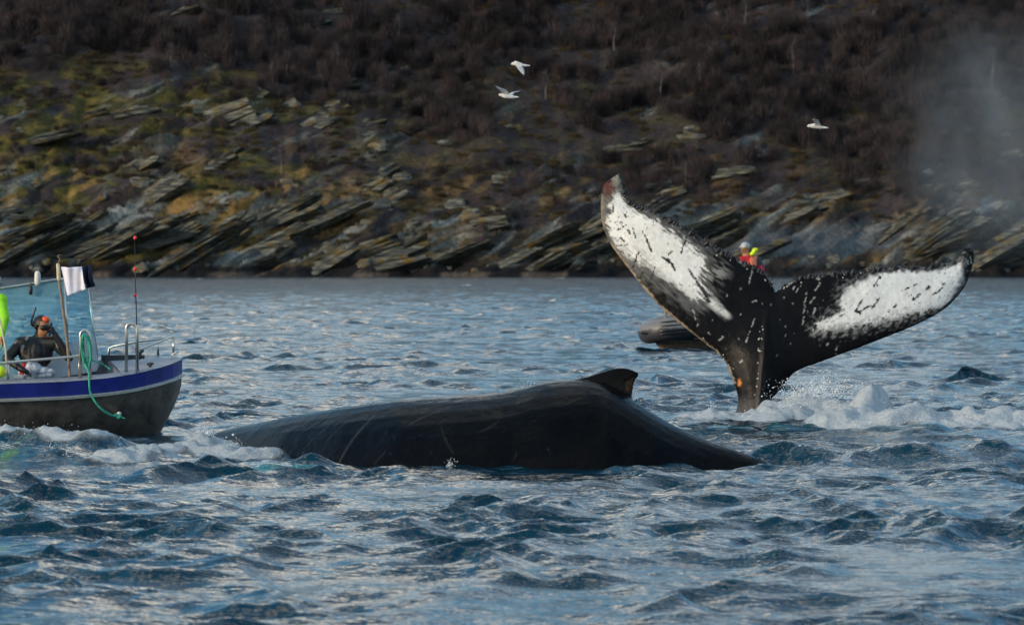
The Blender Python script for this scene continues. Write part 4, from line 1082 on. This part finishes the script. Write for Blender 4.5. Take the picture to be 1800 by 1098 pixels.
# bow fender ball, bags
v, f = ball_geo(P(-1, 653, 44.72), (.072, .07, .072), 18, 12); o = mesh('fender_ball', v, f, M['neony'], loc=P(-1, 653, 44.72)); tag(o, 'round neon yellow fender ball at the gunwale', 'fender')
bagm = mat('blue_white_print', (.10, .16, .34), .7, 0, .5, 14, col2=(.75, .78, .80))
c0 = P(60, 650, 45.1)
o = voxel('kit_bag', [ball_geo(c0+Vector((-.02, 0, -.02)), (.13, .11, .12)), ball_geo(c0+Vector((.10, .02, -.05)), (.12, .1, .09)), ball_geo(c0+Vector((-.12, .03, -.04)), (.07, .09, .1)), ball_geo(c0+Vector((.19, 0, -.04)), (.05, .07, .06))], .012, bagm, loc=c0, smooth_it=2)
tag(o, 'crumpled white and blue kit bag lying behind the handrail in front of the diver', 'bag')
c0 = P(37, 652, 45.05)
o = voxel('red_bottle', [cap_geo(c0+Vector((0, 0, -.1)), c0+Vector((.03, 0, .06)), .034, .024), cap_geo(c0+Vector((.03, 0, .06)), c0+Vector((.036, 0, .09)), .012, .012)], .006, M['red'], loc=c0)
tag(o, 'red bottle propped between the kit bag and the handrail stanchion', 'bottle')
c0 = P(31, 662, 44.88)
v, f = join_geo([box_geo(c0, (.14, .1, .045))]); o = mesh('white_box', v, f, M['white'], loc=c0, smooth=False); tag(o, 'small white box lying on the side deck under the handrail', 'box')
md = o.modifiers.new('b', 'BEVEL'); md.width = .01; md.segments = 2

# ------------------------------------------------------------------ people
def hand_geo(wrist, toward, side, s=1.0, curl=.5):
    """palm, four unequal bent fingers and a thumb"""
    t = Vector(toward).normalized(); sd = Vector(side); sd = (sd-t*sd.dot(t)).normalized(); nrm = t.cross(sd)
    w0 = Vector(wrist); g = [cap_geo(w0, w0+t*.075*s, .030*s, .034*s, 10), cap_geo(w0+sd*.02*s+t*.03*s, w0+sd*.024*s+t*.08*s, .02*s, .018*s, 8), cap_geo(w0-sd*.02*s+t*.03*s, w0-sd*.024*s+t*.075*s, .02*s, .017*s, 8)]
    for i, (o, L) in enumerate(((-.030, .060), (-.010, .075), (.011, .080), (.031, .070))):
        b = w0+t*.085*s+sd*o*s; d1 = (t+nrm*curl*.5+sd*o*2).normalized(); d2 = (t+nrm*curl*1.4).normalized()
        m1 = b+d1*L*.5*s; g += [cap_geo(b-t*.02*s, m1, .0105*s, .0095*s, 8), cap_geo(m1, m1+d2*L*.5*s, .0095*s, .0075*s, 8)]
    b = w0+t*.025*s+sd*.03*s; m1 = b+(sd*.8+t*.6).normalized()*.04*s; g += [cap_geo(b, m1, .014*s, .011*s, 8), cap_geo(m1, m1+(t+nrm*.4+sd*.2).normalized()*.035*s, .011*s, .008*s, 8)]
    return g
def head_geo(c, look, s=1.0):
    """skull, jaw, brow, nose, lips, ears, set along the look direction"""
    f = Vector(look).normalized(); up = Vector((0, 0, 1)); side = f.cross(up).normalized(); up = side.cross(f).normalized(); c = Vector(c)
    rot = Matrix((side, f, up)).transposed()
    q = lambda a, b, z: c+side*a*s+f*b*s+up*z*s
    return [ball_geo(q(0, -.01, .025), (.077*s, .095*s, .088*s), 18, 12, rot), ball_geo(q(0, .025, -.045), (.058*s, .066*s, .068*s), 14, 10, rot), ball_geo(q(0, .055, -.088), (.028*s, .026*s, .022*s), 10, 8, rot),
            cap_geo(q(0, .088, .012), q(0, .108, -.026), .010*s, .015*s, 8), ball_geo(q(0, .085, -.056), (.026*s, .014*s, .009*s), 10, 6, rot), cap_geo(q(-.035, .078, .026), q(.035, .078, .026), .012*s, .012*s, 8),
            ball_geo(q(.078, -.005, -.008), (.010*s, .018*s, .03*s), 8, 6, rot), ball_geo(q(-.078, -.005, -.008), (.010*s, .018*s, .03*s), 8, 6, rot)], q, rot
# the diver
def diver():
    d = 45.25; hip = P(60, 690, d); root = empty('person', hip, 'person in black diving suit and mask, seated with one hand raised to the face', 'person')
    hc = P(73, 573, d-.02); look = Vector((.62, -.62, -.28))
    hg, q, rot = head_geo(hc, look, 1.1)
    neck = P(68, 596, d); chest = P(63, 620, d); waist = P(60, 662, d)
    sl = P(37, 604, d+.02); sr = P(97, 603, d-.03); el = P(12, 630, d-.12); er = P(121, 628, d-.10)
    wl = P(38, 649, d-.22); wr_ = P(97, 588, d-.14)
    G = hg+[cap_geo(neck, hc+Vector((0, 0, -.02)), .062, .06), ball_geo(chest, (.20, .13, .19), 20, 14), cap_geo(chest+Vector((0, 0, .02)), waist, .15, .135, 14), cap_geo(sl, sr, .085, .085, 14), cap_geo(neck, chest, .075, .13),
            cap_geo(neck+Vector((0, 0, -.03)), sl, .07, .078), cap_geo(neck+Vector((0, 0, -.03)), sr, .07, .075),
            cap_geo(sl, el, .072, .055), cap_geo(el, wl, .054, .036), cap_geo(sr, er, .068, .052), cap_geo(er, wr_, .052, .036), ball_geo(hip+Vector((0, 0, .04)), (.18, .15, .13))]
    kn = [hip+Vector((.42, -.08, .06)), hip+Vector((.40, .18, .06))]
    for k_, s in zip(kn, (-.09, .09)):
        ft = Vector((k_.x+.06, k_.y, .24)); G += [cap_geo(hip+Vector((0, s, 0)), k_, .095, .066), cap_geo(k_, ft, .062, .042), cap_geo(ft, ft+Vector((.16, 0, -.03)), .045, .035)]
    G += hand_geo(wr_, P(87, 572, d-.14)-wr_, Vector((-.4, -.6, .3)), .95, .8)+hand_geo(wl, Vector((.8, -.2, -.35)), Vector((0, -1, .2)), .95, .6)
    nf = Vector(look).normalized()
    def mf(c, n):
        l = c-hc; fw = l.dot(nf); up = l.z
        side = (l-nf*fw); side.z = 0
        return 1 if (fw > .030 and up < .058 and up > -.12 and side.length < .068 and l.length < .17) else 0
    voxel('body', G, .0085, [M['neoprene'], M['skin']], root, smooth_it=3, matfn=mf)
    # mask, strap, snorkel, orange band of the hood
    g = [cap_geo(q(-.05, .088, .012), q(.05, .088, .012), .033, .033, 12), cap_geo(q(0, .10, 0), q(0, .118, -.02), .022, .02, 8)]
    v, f = join_geo(g); mk = mesh('mask', v, f, M['black'], root)
    v, f = join_geo([box_geo(q(s*.034, .123, .012), (.052, .006, .042), rot) for s in (-1, 1)]); mesh('lens', v, f, mat('mask_glass', (.02, .03, .04), .05), mk, smooth=False)
    pts = [q(.085*math.cos(a), -.01+.10*math.sin(a), .015) for a in np.linspace(math.pi*.12+math.pi*0, -math.pi*1.12, 18)]
    tube('strap', pts, .010, M['black'], root, 6)
    v, f = ball_geo(q(.0, .045, .088), (.045, .050, .034), 16, 10, rot); mesh('hood_patch', v, f, M['orange'], root)
    tube('snorkel', spline([q(-.04, .10, -.06), q(-.085, .06, -.08), q(-.10, 0, -.03), P(57, 572, d-.03), P(58, 555, d), P(63, 540, d)], 5), .0115, M['black'], root, 8)
    for a, b, rx in ((47, 594, 35), (101, 606, -30), (28, 600, 50), (40, 610, 20)):
        c = P(a, b, d-.115); v, f = box_geo(c, (.03, .006, .055), Matrix.Rotation(R(rx), 3, 'Y')); mesh('suit_patch', v, f, M['greyprint'], root, smooth=False)
diver()
def deckhand():
    d = 45.2; hip = P(-34, 640, d); root = empty('person', hip, 'person in neon yellow green jacket and grey cap, cut by the left picture edge', 'person')
    hc = P(-12, 500, d); look = Vector((.7, -.5, -.2)); hg, q, rot = head_geo(hc, look)
    neck = P(-16, 520, d); chest = P(-26, 560, d); sl = P(-55, 536, d+.05); sr = P(0, 528, d-.02); er = P(8, 560, d-.12); wr_ = P(2, 590, d-.2); el = P(-70, 575, d)
    G = hg+[cap_geo(neck, hc, .06, .058), cap_geo(neck, chest, .09, .15), ball_geo(chest, (.19, .13, .2)), cap_geo(chest, hip, .15, .145), cap_geo(sl, sr, .088, .088), cap_geo(sr, er, .078, .06), cap_geo(er, wr_, .056, .04),
            cap_geo(sl, el, .075, .058), cap_geo(el, P(-60, 620, d-.1), .056, .04), ball_geo(hip, (.18, .14, .14)), cap_geo(hip+Vector((-.1, 0, 0)), P(-46, 700, d), .1, .07), cap_geo(P(-46, 700, d), Vector((P(-46, 0, d).x, d, .2)), .07, .05),
            cap_geo(hip+Vector((.1, 0, 0)), P(-22, 700, d), .1, .07), cap_geo(P(-22, 700, d), Vector((P(-22, 0, d).x, d, .2)), .07, .05)]
    G += hand_geo(wr_, Vector((.2, -.1, -1)), Vector((0, -1, 0)), .95)
    def mf(c, n):
        if (c-hc).length < .15: return 1
        if (c-wr_).length < .12 and c.z < wr_.z-.01: return 1
        return 2 if c.z < hip.z else 0
    voxel('body', G, .010, [M['neon'], M['skin'], M['slate']], root, smooth_it=3, matfn=mf)
    v, f = join_geo([ball_geo(q(0, -.012, .045), (.09, .105, .085), 16, 10, rot), cap_geo(q(-.06, .07, .03), q(.06, .07, .03), .02, .02, 8)]); mesh('cap', v, f, M['greyprint'], root)
    o = tube('boat_hook', [P(-2, 555, 44.95), P(10, 612, 44.95), P(13, 668, 44.95)], .012, mat('pale_stick', (.55, .50, .38), .7, 0, .15, 20), None, 8, loc=P(13, 668, 44.95)); tag(o, 'pale stick leaning behind the handrail beside the neon jacket', 'boat hook')
deckhand()

# ------------------------------------------------------------------ inflatable boat behind the flukes
def rib():
    base = P(1290, 470, 92.8); base.z = 0
    root = empty('inflatable_boat', base, 'dark grey inflatable boat with its bow showing left of the raised tail', 'boat')
    near = [P(1455, 588, 93.0), P(1380, 588, 92.4), P(1300, 586, 91.8), P(1220, 584, 91.3), P(1170, 583, 91.1), P(1147, 587, 91.4)]
    bow = [P(1141, 592, 92.0), P(1144, 590, 92.6)]
    farr = [P(1160, 584, 93.1), P(1200, 580, 93.5), P(1300, 582, 94.0), P(1460, 584, 95.0)]
    for p, z in zip(near+bow+farr, [.44, .48, .52, .52, .48, .42, .40, .42, .50, .56, .50, .44]): p.z = z
    cl = spline(near+bow+farr, 5)
    rr = [.26]*len(cl)
    tb = [tube_geo(cl, rr, 20), ball_geo(cl[0], .24), ball_geo(cl[-1], .24)]
    def mf(c, n): return 1 if n.z > .12 and c.x < P(1290, 470, 92).x else 0
    voxel('buoyancy_tube', tb, .03, [M['tubegrey'], M['tubelight']], root, smooth_it=2, matfn=mf)
    tube('rub_strake', [p+Vector((0, -.262 if p.y < 92.2 else 0, -.02))+(Vector((-.26, 0, 0)) if i > 24 and i < 40 else Vector((0, 0, 0))) for i, p in enumerate(cl) if i < 26], .03, M['black'], root, 6)
    for oy, oz in ((-.245, .09), (-.262, -.09), (-.20, .18)): tube('seam_strip', [p+Vector((0, oy, oz)) for i, p in enumerate(cl) if i < 24], .018, M['black'], root, 6)
    for k, px in enumerate((1129, 1138, 1148, 1158, 1180)):
        c = P(px, 470, 91.15+(.5 if k == 0 else .2 if k == 1 else 0)); c.z = HC-((585-(px-1127)*.27)-YH)/F*c.y
        v, f = box_geo(c+Vector((0, -.10, 0)), (.075, .14, .06)); mesh('lifeline_patch', v, f, M['black'], root, smooth=False)
    # V bottom
    V = []; Fc = []
    sec = [(1462, 94.0, .9), (1350, 93.6, .95), (1250, 93.1, .9), (1190, 92.6, .6), (1160, 92.3, .3), (1146, 92.2, .05)]
    for i, (px, dd, hb) in enumerate(sec):
        kz = [-.35, -.35, -.3, -.18, .02, .25][i]
        for y, z in ((-hb, .22), (-hb*.8, .02+max(0, kz)), (0, kz), (hb*.8, .02+max(0, kz)), (hb, .22)):
            p = P(px, 470, dd); V.append(Vector((p.x, dd+y*1.0, z)))
    for i in range(len(sec)-1):
        for k in range(4): Fc.append((i*5+k, i*5+k+1, (i+1)*5+k+1, (i+1)*5+k))
    mesh('hull', V, Fc, M['ribhull'], root)
    fl_ = [P(1462, 470, 93.2), P(1250, 470, 92.2), P(1170, 470, 92.0), P(1180, 470, 93.2), P(1250, 470, 94.2), P(1462, 470, 94.9)]
    for p in fl_: p.z = .28
    mesh('deck', fl_, [(0, 1, 2, 3, 4, 5)], M['slate'], root)
    c = P(1300, 470, 93.3); c.z = .68; v, f = box_geo(c, (.5, .6, .8)); o = mesh('console', v, f, M['tubelight'], root, smooth=False); md = o.modifiers.new('b', 'BEVEL'); md.width = .06; md.segments = 3
    c = P(1350, 470, 93.4); c.z = .55; v, f = box_geo(c, (.7, .45, .45)); o = mesh('seat', v, f, M['slate'], root, smooth=False); md = o.modifiers.new('b', 'BEVEL'); md.width = .05; md.segments = 3
    c = P(1322, 470, 93.35); c.z = .46; v, f = box_geo(c, (.30, .6, .34)); mesh('step', v, f, M['slate'], root, smooth=False)
    c = P(1440, 470, 94.0); c.z = .85; v, f = box_geo(c, (.35, .32, .45)); o = mesh('outboard_engine', v, f, M['black'], root, smooth=False); md = o.modifiers.new('b', 'BEVEL'); md.width = .08; md.segments = 3
    tube('engine_leg', [c, c+Vector((.05, 0, -1.2))], .08, M['black'], root, 8)
    tube('bow_post', [P(1171, 574, 92.2), P(1170, 560, 92.2), P(1169, 545, 92.2)], [.05, .032, .024], M['wood'], root, 8)
    tube('grab_line', spline([P(1136, 573, 92.3), P(1152, 569, 92.4), P(1172, 566, 92.4), P(1196, 560, 92.6)], 5), .03, M['black'], root, 6)
rib()
def helmsman():
    d = 93.2; hc = P(1309.5, 437, d); root = empty('person', P(1318, 575, d), 'person in grey helmet and red suit with neon collar standing behind the ragged tail edge', 'person')
    look = Vector((-.55, -.8, -.1)); hg, q, rot = head_geo(hc, look, 1.18)
    neck = P(1312, 450, d); chest = P(1316, 466, d); hip = P(1320, 505, d)
    sl = P(1303, 458, d-.08); sr = P(1331, 457, d+.1); er = P(1339, 476, d+.02); wr_ = P(1325, 484, d-.2); el = P(1298, 478, d-.2); wl = P(1301, 492, d-.4)
    G = hg+[cap_geo(neck, hc, .07, .07), cap_geo(neck, chest, .10, .18), ball_geo(chest, (.23, .17, .23)), cap_geo(chest, hip, .17, .17), cap_geo(sl, sr, .10, .10), cap_geo(sr, er, .10, .085), cap_geo(er, wr_, .08, .05), cap_geo(sl, el, .095, .075), cap_geo(el, wl, .07, .05)]
    for s in (-.12, .12):
        k_ = hip+Vector((s, 0, -.46)); ft = Vector((k_.x, k_.y, .70)); G += [cap_geo(hip+Vector((s*.9, 0, 0)), k_, .12, .085), cap_geo(k_, ft, .085, .06), cap_geo(ft, ft+Vector((-.14, -.08, -.03)), .055, .045)]
    G += hand_geo(wr_, Vector((-1, -.3, -.2)), Vector((0, 0, 1)), 1.0)+hand_geo(wl, Vector((-.8, -.3, -.2)), Vector((0, 0, 1)), 1.0)
    def mf(c, n):
        px = 900+c.x/c.y*F; py = YH+(HC-c.z)/c.y*F
        if py < 449 and (c-hc).length < .22: return 1
        if (c-wr_).length < .13 and c.x < wr_.x or (c-wl).length < .13 and c.x < wl.x: return 1
        if px > 1330 and py < 466: return 3
        if py > 466 and px > 1322: return 4
        if px > 1316+(466-py)*.2 and py < 472: return 2
        return 0
    voxel('body', G, .016, [M['red'], M['skin'], M['vest'], M['slate'], M['magenta']], root, smooth_it=2, matfn=mf)
    v, f = join_geo([ball_geo(q(0, -.012, .05), (.105, .125, .095), 16, 10, rot), cap_geo(q(-.07, .09, .045), q(.07, .09, .045), .016, .016, 8)]); mesh('helmet', v, f, M['helmet'], root)
    c = P(1326, 441, d+.02); o = voxel('collar', [ball_geo(c, (.07, .10, .075)), ball_geo(c+Vector((-.05, -.05, -.07)), (.07, .09, .05)), ball_geo(c+Vector((.05, 0, .03)), (.04, .07, .045))], .014, M['neony'], root)
helmsman()

# ------------------------------------------------------------------ gulls
gullm = vcol_mat('gull_feathers', 'pig', .7, 25, .12, .3, 30, .01, spec=.2)
def gull(px0, py0, body, wings, label, d=80):
    """body: (head, breast, rump, tail tip) pixels; wings: lists of (px, py, depth offset, chord m)"""
    loc = P(px0, py0, d); G = []
    h, b, r_, t_ = [P(a, c, d) for a, c in body]
    G += [ball_geo(h, .034, 12, 8), cap_geo(h, b, .028, .050), cap_geo(b, r_, .052, .036), cap_geo(r_, t_, .03, .016)]
    dv = (h-b).normalized(); bk = h+dv*.05+Vector((0, 0, -.012)); G.append(cap_geo(h+dv*.02, bk, .013, .005, 8))
    sd = Vector((0, 1, 0)); V, f = [], []
    for s in (-1, 0, 1): G.append(cap_geo(r_, t_+sd*.035*s, .018, .010, 8))
    back = (t_-b).normalized()
    for wg in wings:
        V = []; Fc = []
        for (a, c, o, ch, mx) in wg:
            p = P(a, c, d+o); q = p+back*ch*mx[0]+Vector((0, 0, mx[1]*ch)); th = Vector((0, .004, .009)); fw = -back*ch*.25*mx[0]
            V += [p+fw+th, q+th*.7, q-th*.7, p+fw-th]
        for i in range(len(wg)-1):
            for k in range(4): Fc.append((i*4+k, i*4+(k+1) % 4, i*4+4+(k+1) % 4, i*4+4+k))
        Fc += [(3, 2, 1, 0), tuple(range(len(V)-4, len(V)))]
        G.append((V, Fc))
    o = voxel('gull', G, .0075, gullm, loc=loc, smooth_it=2, factor=.4)
    me = o.data; co = np.zeros(len(me.vertices)*3, np.float32); me.vertices.foreach_get('co', co); co = co.reshape(-1, 3)+np.array(loc)
    col = np.tile(np.array([[.74, .72, .68]]), (len(co), 1))
    dh = np.linalg.norm(co-np.array(bk), axis=1); col = np.where((dh < .022)[:, None], np.array([[.55, .45, .12]]), col)
    for wg in wings:
        tp = np.array(P(wg[-1][0], wg[-1][1], d+wg[-1][2])); rt = np.array(P(wg[0][0], wg[0][1], d+wg[0][2]))
        L = np.linalg.norm(tp-rt); s = ((co-rt)@(tp-rt))/(L*L); m1 = sm(.15, .35, s)*(np.linalg.norm(co-rt, axis=1) < L*1.5); col = col*(1-m1[:, None])+np.array([[.50, .52, .54]])*m1[:, None]
        m2 = sm(.88, .98, s); col = col*(1-.6*m2[:, None])+np.array([[.1, .1, .1]])*.6*m2[:, None]
    at = me.attributes.new('pig', 'FLOAT_COLOR', 'POINT'); at.data.foreach_set('color', np.concatenate([col, np.ones((len(col), 1))], 1).astype(np.float32).ravel())
    tag(o, label, 'gull', 'gulls flying in front of the hillside')
S1 = (1, .1)
gull(913, 118, [(902, 112.5), (907, 112), (918, 115), (931, 116)], [[(908, 113, -.02, .10, (1, -.1)), (912, 121, -.12, .12, (.9, -.1)), (918, 129, -.22, .07, (.6, 0)), (921.5, 133, -.26, .02, (.4, 0))], [(910, 113, .03, .10, (1, -.1)), (914, 119, .16, .10, (.9, 0)), (920, 126, .28, .06, (.6, 0)), (922, 129, .32, .02, (.4, 0))]],
     'uppermost white gull with wings beaten down and head bent', 80)
gull(893, 166, [(880, 167), (888, 169), (902, 171), (911, 171)], [[(888, 167, -.02, .10, (1, .1)), (882, 160, -.10, .11, (.9, .2)), (875, 155, -.16, .06, (.6, .3)), (870.5, 151, -.2, .02, (.4, .2))], [(893, 168, .03, .10, (.9, .1)), (900, 163, .14, .08, (.7, .1)), (910, 161, .24, .05, (.5, .1)), (916.5, 158.5, .28, .02, (.3, .1))]],
     'white gull with both wings spread wide, gliding just below the uppermost gull', 80)
gull(1438, 220, [(1422.5, 221.5), (1430, 221.5), (1443, 224), (1455, 225)], [[(1434, 222, -.02, .11, (1, .1)), (1434, 216, -.10, .13, (.6, .1)), (1431, 212, -.16, .11, (.8, .2)), (1428.5, 210, -.2, .06, (.8, .2))], [(1438, 223, .03, .08, (.6, 0)), (1441, 227, .10, .05, (.4, 0)), (1442.5, 229.5, .14, .02, (.3, 0))]],
     'lone cream white gull flying left above the raised tail with one wing lifted', 80)

# ------------------------------------------------------------------ kelp, spray, blow
c0 = P(1391, 751, 46.75); g = []; r6 = random.Random(6)
for k in range(9):
    a = c0+Vector((r6.uniform(-.10, .08), r6.uniform(-.05, .05), r6.uniform(-.02, .03))); b = a+Vector((r6.uniform(-.07, .09), r6.uniform(-.04, .04), r6.uniform(-.03, .02))); g.append(cap_geo(a, b, r6.uniform(.014, .026), r6.uniform(.006, .018), 8))
o = voxel('kelp', g, .008, M['kelp'], loc=c0, smooth_it=1); tag(o, 'small orange brown clump of kelp on the wave in front of the white water', 'seaweed')
def spray():
    r = np.random.default_rng(8); ico = None
    bm = bmesh.new(); bmesh.ops.create_icosphere(bm, subdivisions=1, radius=1); bv = np.array([v.co[:] for v in bm.verts]); bf = np.array([[v.index for v in f.verts] for f in bm.faces]); bm.free()
    src = [  # px, depth, spread px, spread depth, base row lift (m), spread z, count, size
        (1440, 49.4, 60, .35, .34, .09, 1300, .011), (1390, 49.4, 30, .3, .12, .08, 500, .010), (1520, 49.1, 40, .3, .14, .06, 500, .010), (1600, 47.7, 60, .3, .06, .05, 420, .009), (1720, 48.1, 70, .3, .06, .05, 500, .009),
        (1280, 49.2, 50, .3, .05, .06, 200, .009), (1252, 49.4, 10, .1, .10, .06, 60, .010), (1365, 49.9, 14, .2, .12, .10, 50, .009), (1400, 48.6, 30, .2, .36, .06, 70, .007), (1600, 49.0, 200, .6, .25, .12, 160, .007),
        (362, 41.1, 22, .2, .18, .05, 160, .009), (410, 40.0, 18, .2, .10, .05, 90, .008), (240, 39.4, 45, .3, .05, .04, 120, .007), (60, 42.2, 60, .2, .14, .05, 200, .008), (95, 40.2, 12, .15, .06, .06, 60, .009),
        (118, 39.2, 6, .1, .08, .07, 30, .009), (792, 37.35, 7, .05, .05, .03, 60, .007), (925, 40.1, 14, .1, .68, .06, 90, .006), (1120, 38.5, 3, .05, .62, .02, 8, .006)]
    V = []; Fq = []; n = 0
    for px, d, sx, sd, z0, sz, c, s in src:
        p_ = r.normal(px, sx*.6, c); dd = r.normal(d, sd, c); z = z0+np.abs(r.normal(0, sz, c))*r.choice([1, 1, 1, -.4], c); ss = s*np.exp(r.normal(-.9, .35, c)); c = c
        x = (p_-900)/F*dd
        for i in range(c):
            st = np.array([r.uniform(.7, 1.5), 1, r.uniform(.7, 1.3)]); V.append(bv*ss[i]*st+np.array([x[i], dd[i], z[i]])); Fq.append(bf+n); n += len(bv)
    V = np.concatenate(V); Fq = np.concatenate(Fq)
    m = mat('sea_spray_white', (.80, .84, .87), .6)
    o = big_mesh('sea_spray', V, Fq, m, loc=(0, 45, 0)); tag(o, 'white spray drops thrown up round the whales and the workboat bow', 'sea spray', kind='stuff')
spray()
def blow():
    m = bpy.data.materials.new('whale_blow_mist'); m.use_nodes = True; t = m.node_tree; t.nodes.clear()
    out = node(t, 'ShaderNodeOutputMaterial'); pv = node(t, 'ShaderNodeVolumePrincipled'); t.links.new(pv.outputs[0], out.inputs['Volume'])
    pv.inputs['Color'].default_value = (.80, .86, .90, 1); pv.inputs['Anisotropy'].default_value = .2
    tc = node(t, 'ShaderNodeTexCoord')
    ln = node(t, 'ShaderNodeVectorMath', operation='LENGTH'); t.links.new(tc.outputs['Object'], ln.inputs[0])
    fall = node(t, 'ShaderNodeMapRange', interpolation_type='SMOOTHSTEP'); fall.inputs['From Min'].default_value = .98; fall.inputs['From Max'].default_value = .25; t.links.new(ln.outputs['Value'], fall.inputs['Value'])
    mp = node(t, 'ShaderNodeMapping'); mp.inputs['Scale'].default_value = (1.2, 1, 1.0); mp.inputs['Rotation'].default_value = (0, R(25), 0); t.links.new(tc.outputs['Object'], mp.inputs[0])
    nz = node(t, 'ShaderNodeTexNoise', Scale=1.5, Detail=4.0, Roughness=.5, Distortion=.4); t.links.new(mp.outputs[0], nz.inputs['Vector'])
    mr = node(t, 'ShaderNodeMapRange', interpolation_type='SMOOTHSTEP'); mr.inputs['From Min'].default_value = .36; mr.inputs['From Max'].default_value = .68; mr.inputs['To Max'].default_value = .25; t.links.new(nz.outputs['Fac'], mr.inputs['Value'])
    mu = node(t, 'ShaderNodeMath', operation='MULTIPLY'); t.links.new(mr.outputs[0], mu.inputs[0]); t.links.new(fall.outputs[0], mu.inputs[1]); t.links.new(mu.outputs[0], pv.inputs['Density'])
    bm = bmesh.new(); bmesh.ops.create_icosphere(bm, subdivisions=3, radius=1); me = bpy.data.meshes.new('whale_blow'); bm.to_mesh(me); bm.free(); me.materials.append(m)
    o = bpy.data.objects.new('mist', me); COL.objects.link(o); o.location = P(1745, 235, 118); o.scale = (4.3, 2.0, 4.5); o.rotation_euler = (0, R(-8), 0)
    tag(o, 'pale mist of a whale blow drifting in front of the dark hillside', 'mist', kind='stuff')
blow()
